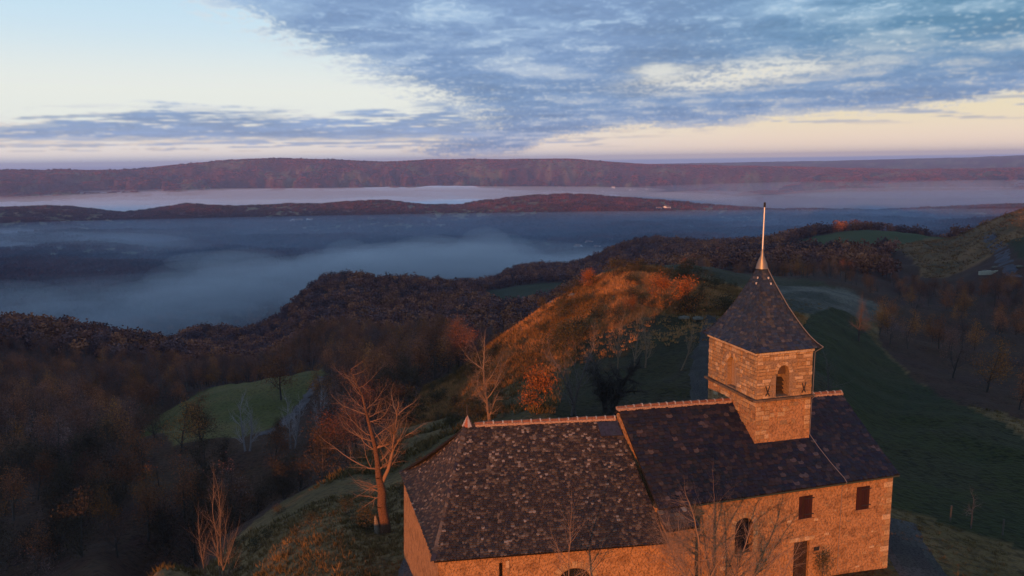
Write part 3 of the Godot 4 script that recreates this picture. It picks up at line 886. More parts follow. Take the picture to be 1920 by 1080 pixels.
func make_ground_cover() -> void:
	rng.seed = 99
	var mb := MB.new()
	for k in 9:
		var p := Vector3(rf(-0.16, 0.16), 0, rf(-0.16, 0.16))
		var a := rf(0, TAU)
		var w := Vector3(cos(a), 0, sin(a)) * 0.042
		mb.col = gray(rf(0.7, 1.3))
		mb.tri(p - w, p + w, p + Vector3(rf(-0.16, 0.16), rf(0.22, 0.5), rf(-0.16, 0.16)))
	var grass := mb.mesh()
	var gw := []
	var gt := []
	for i in 42000:
		var rr := exp(rf(log(26.0), log(140.0)))
		var a := deg_to_rad(rf(-34, 34))
		var x := rr * sin(a)
		var z := -rr * cos(a)
		var p := Vector2(x, z)
		if not inside(p, OPEN) or inside(p, FIELD) or inside(p, PADDOCK): continue
		var loc := church_frame.affine_inverse() * Vector3(x, 0, z)
		if loc.x > -23.5 and loc.x < 3.0 and loc.z > -11 and loc.z < 2.5: continue
		var n := nb.get_noise_2d(x * 2.0, z * 2.0) + na.get_noise_2d(x * 3.0, z * 3.0)
		if n < -0.25: continue
		var s := rf(0.6, 1.5)
		if x > 12: s *= 0.55
		if rr < 62: s *= 0.6
		gw.append(Transform3D(Basis(Vector3.UP, rf(0, TAU)).scaled(Vector3(s, s * rf(0.6, 1.2), s)), on_ground(x, z, 0.03)))
		var c := Color(0.09, 0.065, 0.022).lerp(Color(0.24, 0.140, 0.056), clampf(0.35 + n + rf(-0.3, 0.3), 0, 1))
		gt.append(c)
	for i in 6000:
		var x := rf(165, 330)
		var z := rf(-470, -305)
		if not inside(Vector2(x, z), RIGHT_HILL): continue
		var s := rf(1.5, 3.2)
		gw.append(Transform3D(Basis(Vector3.UP, rf(0, TAU)).scaled(Vector3(s * 1.5, s * rf(0.5, 0.9), s * 1.5)), on_ground(x, z, 0.03)))
		gt.append(Color(0.13, 0.075, 0.026).lerp(Color(0.32, 0.16, 0.06), rng.randf()) * rf(0.6, 1.2))
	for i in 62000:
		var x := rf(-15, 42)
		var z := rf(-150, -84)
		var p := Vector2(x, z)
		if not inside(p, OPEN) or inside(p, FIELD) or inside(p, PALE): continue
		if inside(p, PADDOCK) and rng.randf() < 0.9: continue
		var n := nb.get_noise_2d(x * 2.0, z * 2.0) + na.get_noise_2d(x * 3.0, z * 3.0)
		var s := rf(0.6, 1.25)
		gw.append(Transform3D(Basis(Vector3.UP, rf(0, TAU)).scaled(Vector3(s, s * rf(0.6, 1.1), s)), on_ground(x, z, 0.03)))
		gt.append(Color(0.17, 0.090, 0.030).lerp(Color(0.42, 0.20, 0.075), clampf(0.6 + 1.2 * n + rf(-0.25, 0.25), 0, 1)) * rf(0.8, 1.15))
	tag(scatter("dry_grass", grass, M.leaf, gw, gt), "tufts of dry grass over the hilltop", "grass")
	# leaf litter and low growth on the bank left of the church
	gw = []
	gt = []
	for i in 2600:
		var x := rf(-15, -3)
		var z := rf(-48, -33)
		var d := Vector2(x + 6.5, (z + 39) * 0.7).length()
		if d > 5.5 or rng.randf() < d * 0.13: continue
		var s := rf(0.22, 0.5)
		gw.append(Transform3D(Basis(Vector3.UP, rf(0, TAU)).scaled(Vector3(s, s * 0.8, s)), on_ground(x, z, 0.03)))
		gt.append(Color(0.10, 0.075, 0.02).lerp(Color(0.26, 0.10, 0.03), rng.randf()))
	tag(scatter("leaf_litter", grass, M.leaf, gw, gt), "rusty bracken and leaf litter on the bank below the church", "ground cover")
	# low shrubs on the hill, each one a plant of its own
	rng.seed = 5150
	var base := []
	for k in 2:
		var t := tree_node("low_shrub", proto.shrub[k], Vector3.ONE, Vector3.ZERO, 0, "low dark shrub in the dry grass of the hillside" if k == 0 else "low brownish shrub in the dry grass of the hillside", "low shrubs on the hillside", "shrub")
		t.set_meta("stem", "low_shrub")
		base.append(t)
	var placed := 0
	for i in 4000:
		var rr := exp(rf(log(44.0), log(150.0)))
		var a := deg_to_rad(rf(-22, 16))
		var x := rr * sin(a)
		var z := -rr * cos(a)
		var p := Vector2(x, z)
		if not inside(p, OPEN) or inside(p, PADDOCK) or inside(p, FIELD): continue
		if rr < 85 and x > 0: continue
		if nb.get_noise_2d(x * 2.5 + 90, z * 2.5) < 0.02 and rng.randf() < 0.75: continue
		if placed >= 190: break
		if rr < 70 and rng.randf() < 0.72: continue
		var s := rf(0.5, 1.2) * (1.0 if rr > 70 else 0.7) * (1.7 if rng.randf() < 0.25 and rr > 85 else 1.0)
		var tr := Transform3D(Basis(Vector3.UP, rf(0, TAU)).scaled(Vector3(s * rf(0.9, 1.4), s * rf(0.7, 1.1), s)), on_ground(x, z, 0.08))
		var spot := "on the glowing crest of the hill" if inside(p, LIT_HILL) and rr > 118 else ("on the glowing flank of the hill" if inside(p, LIT_HILL) else (("in dim grass left of the tall bare tree" if x < -11 else "in dim grass behind the tall bare tree") if rr < 70 else ("on the dim slope behind the choir" if x < 2 else "at the foot of the glowing hill")))
		var size_word := "wide " if tr.basis.x.length() > 1.0 else "small "
		var look := size_word + ("low dark shrub " if placed % 2 == 0 else "low brownish shrub ") + spot
		if placed < 2:
			base[placed].transform = tr
			base[placed].set_meta("label", look)
			base[placed].set_meta("group", "low shrubs " + spot)
		else:
			dup(base[placed % 2], tr, look, "low shrubs " + spot)
		placed += 1

func make_single_trees() -> void:
	lone_tree()
	var tan_ := Color(0.24, 0.15, 0.095)
	var dim := Color(0.10, 0.08, 0.07)
	# thin stems at the lower left
	bare_tree("bare_sapling", "thin pale bare sapling of several stems low on the left slope", on_ground(-16.5, -41.0, 0.2),
		[[Vector3(0, 0, 0), Vector3(0.02, 1, 0), 4.8, 0.065], [Vector3(0.35, 0, 0.2), Vector3(0.05, 1, 0), 5.2, 0.07], [Vector3(-0.6, 0, 0.1), Vector3(-0.14, 1, 0), 3.6, 0.05], [Vector3(0.2, 0, -0.2), Vector3(0.22, 1, 0.1), 3.4, 0.045]],
		{"depth": 3, "kids": 2, "twigs": 1, "up": 0.14, "wobble": 0.10, "bare": 0.3, "a0": 20, "a1": 48, "taper": 0.3}, tan_ * 0.8, 31)
	bare_tree("bare_tree", "slender bare tree rising behind the left end of the roof ridge", on_ground(-2.0, -62.5, 0.2), [[Vector3.ZERO, Vector3(0.03, 1, 0), 5.2, 0.17]],
		{"depth": 4, "kids": 2, "twigs": 2, "up": 0.07, "wobble": 0.13, "bare": 0.2, "a0": 35, "a1": 62, "taper": 0.35, "spread": 1.25}, tan_, 42)
	bare_tree("bare_tree", "dim bare tree behind the middle of the lower roof ridge", on_ground(4.6, -60.5, 0.2), [[Vector3.ZERO, Vector3(0.1, 1, 0), 5.2, 0.14], [Vector3(0.4, 0, 0), Vector3(-0.2, 1, 0.1), 4.6, 0.11]],
		{"depth": 4, "kids": 2, "twigs": 2, "up": 0.08, "wobble": 0.14, "bare": 0.3, "a0": 25, "a1": 50, "taper": 0.3}, dim * 1.3, 43)
	bare_tree("old_oak", "dark old tree with heavy crooked limbs behind the roof step", on_ground(7.9, -61.0, 0.2), [[Vector3.ZERO, Vector3(0.35, 1, 0), 3.6, 0.34], [Vector3(-0.5, 0, 0.1), Vector3(-0.25, 1, 0), 3.3, 0.26]],
		{"depth": 4, "kids": 3, "twigs": 2, "up": 0.03, "wobble": 0.24, "bare": 0.35, "a0": 35, "a1": 75, "taper": 0.4, "spread": 1.3}, dim * 0.5, 44)
	var young := [[10.6, -77.5, 5.6, "pale young bare tree, leftmost of the group on the hill flank"], [11.9, -75.5, 6.0, "pale young bare tree, second from left of the group on the hill flank"], [13.2, -76.5, 5.0, "pale young bare tree, third from left of the group on the hill flank"], [16.0, -73.0, 4.4, "pale young bare tree, rightmost of the group, leaning right"]]
	for k in young.size():
		var y: Array = young[k]
		bare_tree("young_bare_tree", y[3], on_ground(y[0], y[1], 0.1), [[Vector3.ZERO, Vector3(0.05 if k < 3 else 0.35, 1, 0), y[2] * 0.72, 0.085]],
			{"depth": 4, "kids": 2, "twigs": 2, "up": 0.12, "wobble": 0.12, "bare": 0.3, "a0": 22, "a1": 45, "taper": 0.3}, tan_, 50 + k)
	bare_tree("bare_sapling", "small crooked bare sapling at the edge of the green field", on_ground(25.6, -41.6, 0.1), [[Vector3.ZERO, Vector3(-0.1, 1, 0), 1.7, 0.05]],
		{"depth": 3, "kids": 2, "twigs": 2, "up": 0.02, "wobble": 0.2, "bare": 0.5, "a0": 30, "a1": 60, "taper": 0.35}, dim * 1.5, 61)
	bare_tree("bare_tree", "faint bare tree just right of the belfry beyond the roof", on_ground(26.5, -64, 0.1), [[Vector3.ZERO, Vector3(0.1, 1, 0), 3.6, 0.11]],
		{"depth": 4, "kids": 2, "twigs": 2, "up": 0.05, "wobble": 0.18, "bare": 0.3, "a0": 35, "a1": 65, "taper": 0.3}, dim, 62)
	bare_tree("bare_tree", "dark single tree standing in pale grass right of the spire", on_ground(49, -109, 0.2), [[Vector3.ZERO, Vector3(0.0, 1, 0), 4.6, 0.18]],
		{"depth": 4, "kids": 3, "twigs": 2, "up": 0.06, "wobble": 0.16, "bare": 0.25, "a0": 30, "a1": 60, "taper": 0.3}, dim, 63)
	var pale := [[-28.9, -97.5, "pale grey bare tree beside the lower end of the farm track"], [-33.9, -95.1, "pale grey bare tree in the dark hollow left of the farm track"], [-26.5, -102.5, "pale grey bare tree right of the farm track"]]
	for k in 3:
		bare_tree("pale_bare_tree", pale[k][2], on_ground(pale[k][0], pale[k][1], 0.2), [[Vector3.ZERO, Vector3(rf(-0.1, 0.1), 1, 0), 5.2, 0.15], [Vector3(0.5, 0, 0), Vector3(0.2, 1, 0), 4.8, 0.12]],
			{"depth": 4, "kids": 2, "twigs": 2, "up": 0.08, "wobble": 0.14, "bare": 0.3, "a0": 25, "a1": 50, "taper": 0.3}, Color(0.30, 0.25, 0.24), 70 + k)
	# trees in front of the church, their feet below the picture
	var fr := church_frame
	var front := [
		[Vector3(-12.0, 0, 3.2), [[Vector3.ZERO, Vector3(0.04, 1, 0.05), 4.9, 0.12], [Vector3(0.15, 0.6, 0), Vector3(-0.35, 1, 0.1), 4.0, 0.06]], {"depth": 4, "kids": 4, "twigs": 2, "up": 0.06, "wobble": 0.13, "bare": 0.42, "a0": 32, "a1": 66, "taper": 0.32, "spread": 1.5}, "bare tree with spreading twigs in front of the roof step", 81],
		[Vector3(-17.2, 0, 3.0), [[Vector3.ZERO, Vector3(0.0, 1, 0.02), 4.7, 0.07]], {"depth": 3, "kids": 4, "twigs": 2, "up": 0.08, "wobble": 0.12, "bare": 0.62, "a0": 28, "a1": 55, "taper": 0.3}, "thin bare tree top in front of the lower roof", 82],
		[Vector3(-10.6, 0, 2.8), [[Vector3.ZERO, Vector3(0.15, 1, 0), 3.8, 0.08], [Vector3(0.3, 0, 0.2), Vector3(0.5, 1, 0), 3.8, 0.07], [Vector3(0.1, 0.3, 0.3), Vector3(0.75, 0.9, 0.1), 3.4, 0.06], [Vector3(-0.2, 0, 0), Vector3(-0.1, 1, 0.1), 3.6, 0.06]], {"depth": 3, "kids": 3, "twigs": 2, "up": 0.05, "wobble": 0.14, "bare": 0.2, "a0": 25, "a1": 55, "taper": 0.35}, "spreading bare bush in front of the arched window", 83]]
	for f in front:
		var p: Vector3 = fr * f[0]
		bare_tree("bare_tree", f[3], on_ground(p.x, p.z, 0.1), f[1], f[2], tan_ * 0.95, f[4])
	# orange bushes
	var bushes := [[23.0, -101.0, 1.45, 0, "large glowing orange bush below the hilltop path"], [20.3, -105.5, 1.2, 1, "smaller red orange bush left of the large orange bush"], [12.0, -124.5, 0.9, 0, "small orange tree on the crest of the lit hill"], [2.0, -63.5, 1.25, 1, "russet bush behind the lower roof ridge"], [15.5, -103, 0.7, 1, "low orange bush on the flank of the lit hill"]]
	for b in bushes:
		tree_node("orange_bush", proto.bush[b[3]], Vector3.ONE * b[2], on_ground(b[0], b[1], 0.1), b[0], b[4], "", "bush")
	# trees with a place of their own by the meadow
	var mt := [[-43.6, -143, "russet", 0, "broad russet tree standing on the meadow beside the farm track", 1.0], [-14.8, -150, "russet", 1, "orange brown tree at the head of the slope behind the choir", 1.0], [-21.5, -158, "russet", 2, "tall golden brown tree left of the orange brown one", 1.05], [-27, -176, "brown", 0, "brown tree above the end of the farm track", 1.0], [-44, -106, "russet", 1, "russet tree at the near corner of the meadow", 0.7]]
	for m in mt:
		tree_node("meadow_tree", proto[m[2]][m[3]], Vector3.ONE * m[5], on_ground(m[0], m[1], 0.2), m[1], m[4])
	# climber by the door
	var wp: Vector3 = fr * Vector3(-3.95, 0, 0.35)
	tree_node("wall_shrub", proto.shrub[0], Vector3(0.55, 0.9, 0.35), wp, CHURCH_TURN, "dark shrub growing against the church wall right of the door", "", "shrub")

# ---------------------------------------------------------------- church
var slate_shapes := []
var slate_mats := []
var single_slates := 0

func slate_colors(old: bool) -> Array:
	if old:
		return [Color(0.058, 0.041, 0.034), Color(0.078, 0.053, 0.040), Color(0.044, 0.037, 0.038), Color(0.115, 0.074, 0.048), Color(0.170, 0.112, 0.073), Color(0.33, 0.235, 0.165)]
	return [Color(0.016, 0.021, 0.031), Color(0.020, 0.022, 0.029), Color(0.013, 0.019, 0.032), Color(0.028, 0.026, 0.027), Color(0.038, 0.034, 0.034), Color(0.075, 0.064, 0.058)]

func slate_outline(kind: int) -> PackedVector2Array:
	match kind:
		0: return PackedVector2Array([Vector2(-0.5, 1), Vector2(-0.5, 0.28), Vector2(-0.36, 0.08), Vector2(-0.12, 0.0), Vector2(0.14, 0.0), Vector2(0.37, 0.09), Vector2(0.5, 0.30), Vector2(0.5, 1)])
		1: return PackedVector2Array([Vector2(-0.48, 1), Vector2(-0.49, 0.20), Vector2(-0.30, 0.03), Vector2(0.05, -0.03), Vector2(0.30, 0.06), Vector2(0.48, 0.24), Vector2(0.5, 1)])
		2: return PackedVector2Array([Vector2(-0.5, 1), Vector2(-0.5, 0.10), Vector2(-0.35, 0.0), Vector2(0.33, 0.02), Vector2(0.48, 0.12), Vector2(0.49, 1)])
	return PackedVector2Array([Vector2(-0.47, 1), Vector2(-0.48, 0.34), Vector2(-0.28, 0.06), Vector2(0.0, -0.02), Vector2(0.22, 0.03), Vector2(0.44, 0.3), Vector2(0.47, 1)])

# a slate: x across, y up the slope, z out of the roof; lower edge proud
func slate_into(mb: MB, kind: int, t: Transform3D) -> void:
	var p := slate_outline(kind)
	var m := p.size()
	var f := []
	var g := []
	for q in p:
		var lift := lerpf(0.055, 0.012, clampf(q.y, 0, 1))
		f.append(t * Vector3(q.x, q.y, lift))
		g.append(t * Vector3(q.x * 1.02, q.y - 0.01, lift - 0.026))
	for k in range(1, m - 1):
		mb.tri(f[0], f[k], f[k + 1])
	for k in range(0, m - 1):
		mb.quad(g[k], g[k + 1], f[k + 1], f[k])

# four corners: lower left, lower right, upper right, upper left, seen from outside
func slope(parent: Node, part: MeshInstance3D, a: Vector3, b: Vector3, c: Vector3, d: Vector3, flare: float, wide: float, show: float, old: bool, singles: int, seed_: int) -> void:
	rng.seed = seed_
	var up := ((d + c) * 0.5 - (a + b) * 0.5)
	var across := (b - a).normalized()
	var nor := across.cross(up).normalized()
	var rows := int(up.length() / show)
	var rest := MB.new()
	var cols := slate_colors(old)
	for j in rows:
		var v0 := float(j) / rows
		var sag := -flare * sin(PI * pow(v0, 0.75))
		var sag1 := -flare * sin(PI * pow(minf(v0 + 1.0 / rows, 1.0), 0.75))
		var l := a.lerp(d, v0) + nor * sag
		var r := b.lerp(c, v0) + nor * sag
		var l1 := a.lerp(d, minf(v0 + 1.0 / rows, 1.0)) + nor * sag1
		var u := (l1 - l) - across * (l1 - l).dot(across)
		var ud := u.normalized()
		var nn := across.cross(ud).normalized()
		var w := (r - l).length()
		var x := -wide * (0.5 if j % 2 else 0.0) * rf(0.8, 1.2)
		while x < w - 0.05:
			var sw := wide * rf(0.72, 1.3)
			var x0 := maxf(x, 0)
			var x1 := minf(x + sw, w)
			x += sw
			if x1 - x0 < 0.07: continue
			var cx := (x0 + x1) * 0.5
			var o := l + (r - l).normalized() * cx + ud * rf(-0.025, 0.02)
			var tw := rf(-0.05, 0.05)
			var ax := (across * cos(tw) + ud * sin(tw)) * (x1 - x0) * 0.985
			var ay := (ud * cos(tw) - across * sin(tw)) * show * 1.55
			var kind := rng.randi() % 4
			var pick := rng.randf()
			var light := nb.get_noise_2d(cx * 9.0 + seed_ * 31, v0 * 60.0)
			if old: pick += 0.09 * (v0 - 0.45) + 0.07 * light
			else: pick += 0.14 * light
			var ci := 0 if pick < 0.3 else (1 if pick < 0.55 else (2 if pick < 0.70 else (3 if pick < 0.84 else (4 if pick < 0.962 else 5))))
			if absf(rf(0, 1)) < 0.02: ci = 4
			var z := nn * rf(0.85, 1.25)
			if single_slates < singles and j < 14 and j >= 1:
				single_slates += 1
				var s := MeshInstance3D.new()
				s.name = numbered(part, "slate")
				s.mesh = slate_shapes[kind]
				s.material_override = slate_mats[ci]
				s.transform = Transform3D(Basis(ax, ay, z), o)
				part.add_child(s, true)
			else:
				rest.col = cols[ci] * rf(0.85, 1.2)
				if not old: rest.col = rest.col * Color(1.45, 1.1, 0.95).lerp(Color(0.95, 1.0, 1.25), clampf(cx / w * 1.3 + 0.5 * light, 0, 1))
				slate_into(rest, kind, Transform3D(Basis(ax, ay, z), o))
	tag(put("slates", rest.mesh(), M.slate, part), "", "", "", "stuff")

func deck_mesh(faces: Array) -> ArrayMesh:
	var mb := MB.new()
	mb.col = Color(0.02, 0.018, 0.018)
	for f in faces:   # a b c d as in slope()
		var nor: Vector3 = (f[1] - f[0]).cross((f[3] + f[2]) * 0.5 - f[0]).normalized()
		var s: float = f[4] if f.size() > 4 else 0.0
		var rows := 10
		for k in rows:
			var v0 := float(k) / rows
			var v1 := float(k + 1) / rows
			var g0: float = s * sin(PI * pow(v0, 0.75))
			var g1: float = s * sin(PI * pow(v1, 0.75))
			var p0: Vector3 = f[0].lerp(f[3], v0) - nor * g0
			var p1: Vector3 = f[1].lerp(f[2], v0) - nor * g0
			var p2: Vector3 = f[1].lerp(f[2], v1) - nor * g1
			var p3: Vector3 = f[0].lerp(f[3], v1) - nor * g1
			mb.quad(p0, p1, p2, p3)
			var h := nor * 0.09
			mb.quad(p3 - h, p2 - h, p1 - h, p0 - h)
			mb.quad(p0 - h, p0, p3, p3 - h)
			mb.quad(p1, p1 - h, p2 - h, p2)
			if k == 0: mb.quad(p0 - h, p1 - h, p1, p0)
	return mb.mesh()

# one terracotta ridge tile with its mortar collar, along +x, length 1
func ridge_tile_mesh(v: int) -> ArrayMesh:
	rng.seed = 600 + v
	var mb := MB.new()
	var rc := 0.092
	for part in [[0.0, 0.86, 1.0, Color(0.25, 0.098, 0.050)], [0.86, 1.0, 1.28, Color(0.42, 0.34, 0.27)]]:
		mb.col = part[3] * rf(0.85, 1.15)
		for k in 8:
			var a0 := PI * k / 8.0 - 0.1
			var a1 := PI * (k + 1) / 8.0 - 0.1 + (0.2 if k == 7 else 0.0)
			var n0 := Vector3(0, sin(a0), cos(a0))
			var n1 := Vector3(0, sin(a1), cos(a1))
			var r0: float = rc * part[2] * (1.0 if part[2] > 1.1 else 0.95)
			var r1: float = rc * part[2] * (1.0 if part[2] > 1.1 else 1.08)
			var x0 := Vector3(part[0], 0, 0)
			var x1 := Vector3(part[1], 0, 0)
			mb.stri(x0 + n0 * r0, x1 + n0 * r1, x1 + n1 * r1, n0, n0, n1)
			mb.stri(x0 + n0 * r0, x1 + n1 * r1, x0 + n1 * r0, n0, n1, n1)
			mb.tri(x1 + n0 * r1, x1, x1 + n1 * r1)
			mb.tri(x0, x0 + n0 * r0, x0 + n1 * r0)
	return mb.mesh()

func ridge(part: MeshInstance3D, a: Vector3, b: Vector3, many: int, tiles: Array) -> void:
	var d := (b - a) / many
	for k in many:
		var x := d * rf(0.99, 1.02) + Vector3(0, rf(-0.015, 0.015), rf(-0.015, 0.015))
		var z := x.normalized().cross(Vector3.UP).normalized()
		var y := z.cross(x.normalized())
		put("ridge_tile", tiles[k % tiles.size()], M.tile, part, Transform3D(Basis(x, y, z), a + d * k + Vector3(0, rf(-0.01, 0.012), 0)))
	# bed of mortar under the tiles
	var mb := MB.new()
	mb.col = Color(0.40, 0.25, 0.17)
	for k in many * 3:
		var p := a.lerp(b, (k + 0.5) / (many * 3.0))
		var h := 0.10 + rf(-0.02, 0.02)
		mb.box(p + Vector3(0, -0.06, 0), d / 6.0, Vector3(0, h * 0.6, 0), Vector3(0, 0, h + 0.06))
	put("mortar_bed", mb.mesh(), M.tile, part)

func stone_shape(v: int) -> ArrayMesh:   # unit block, x -0.5..0.5, y -0.5..0.5, front at z = 1, chamfered and a little crooked
	rng.seed = 700 + v
	var mb := MB.new()
	var q := []
	var s := []
	for k in 4:
		var sx := -1.0 if k == 0 or k == 3 else 1.0
		var sy := -1.0 if k < 2 else 1.0
		var o := Vector3(sx * 0.5 * rf(0.93, 1.0), sy * 0.5 * rf(0.90, 1.0), 0)
		s.append(o + Vector3(0, 0, 0.45))
		q.append(Vector3(o.x * 0.90, o.y * 0.86, rf(0.82, 1.1)))
		o.z = 0
	mb.quad(q[0], q[1], q[2], q[3])
	for k in 4:
		var k2 := (k + 1) % 4
		mb.quad(s[k], s[k2], q[k2], q[k])
		mb.quad(Vector3(s[k].x, s[k].y, -0.2), Vector3(s[k2].x, s[k2].y, -0.2), s[k2], s[k])
	return mb.mesh()

var stone_shapes := []
var stone_mats := []

# courses of stones on a wall face: o lower left corner, ex across, out towards the viewer
func stones(part: Node, o: Vector3, ex: Vector3, out_: Vector3, wide: float, tall: float, course: float, skip: Callable, density: float, seed_: int, called := "stone") -> void:
	rng.seed = seed_
	var y := 0.0
	while y < tall - 0.06:
		var ch := minf(course * rf(0.75, 1.3), tall - y)
		var x := 0.0
		while x < wide - 0.05:
			var w := minf(rf(0.15, 0.50) * (1.0 + 0.3 * float(course > 0.25)), wide - x)
			if wide - x - w < 0.12: w = wide - x
			var cx := x + w * 0.5
			var cy := y + ch * 0.5
			x += w
			if rng.randf() > density or (skip as Callable).call(cx, cy, w, ch):
				continue
			var t := Basis(ex * (w - 0.022), Vector3(0, ch - 0.02, 0), out_ * rf(0.022, 0.055))
			put(called, stone_shapes[rng.randi() % stone_shapes.size()], stone_mats[rng.randi() % stone_mats.size()], part, Transform3D(t, o + ex * cx + Vector3(0, cy, 0)))
		y += ch

func csg_box(parent: Node, lo: Vector3, hi: Vector3, cut := false) -> CSGBox3D:
	var b := CSGBox3D.new()
	b.size = hi - lo
	b.position = (lo + hi) * 0.5
	if cut: b.operation = CSGShape3D.OPERATION_SUBTRACTION
	parent.add_child(b)
	return b

func csg_arch(parent: Node, x: float, y0: float, y1: float, half: float, zc: float, deep: float, along_x := false, pointed := 1.0) -> void:   # opening with a round or pointed head
	var poly := PackedVector2Array()
	poly.append(Vector2(-half, y0))
	var spring := y1 - half * pointed
	for k in 13:
		var a := PI - PI * k / 12.0
		poly.append(Vector2(cos(a) * half, spring + pow(sin(a), 0.85) * half * pointed))
	poly.append(Vector2(half, y0))
	poly.reverse()
	var p := CSGPolygon3D.new()
	p.polygon = poly
	p.depth = deep
	p.operation = CSGShape3D.OPERATION_SUBTRACTION
	if along_x:
		p.rotation.y = PI / 2
		p.position = Vector3(x + deep * 0.5, 0, zc)
	else:
		p.position = Vector3(x, 0, zc + deep * 0.5)
	parent.add_child(p)

func csg_part(called: String, parent: Node, m: Material) -> CSGCombiner3D:
	var c := CSGCombiner3D.new()
	c.name = numbered(parent, called)
	c.material_override = m
	parent.add_child(c, true)
	return c

# CSG result as a plain mesh that carries the wall colour
func settle(c: CSGCombiner3D, col: Color, m: Material) -> MeshInstance3D:
	await get_tree().process_frame
	await get_tree().process_frame
	var src := c.bake_static_mesh()
	var mb := MB.new()
	mb.col = col
	for s in src.get_surface_count():
		var arr := src.surface_get_arrays(s)
		var v: PackedVector3Array = arr[Mesh.ARRAY_VERTEX]
		var ix = arr[Mesh.ARRAY_INDEX]
		if ix == null or ix.size() == 0:
			ix = PackedInt32Array(range(v.size()))
		for k in range(0, ix.size(), 3):
			mb.tri(v[ix[k]], v[ix[k + 2]], v[ix[k + 1]])
	var p := c.get_parent()
	var nm := c.name
	var tr := c.transform
	p.remove_child(c)
	c.free()
	var o := MeshInstance3D.new()
	o.name = nm
	o.mesh = mb.mesh()
	o.material_override = m
	o.transform = tr
	p.add_child(o, true)
	return o

func never(_a: float, _b: float, _w: float, _h: float) -> bool:
	return false

const WALL := Color(0.41, 0.213, 0.097)
const MORTAR := Color(0.31, 0.20, 0.12)

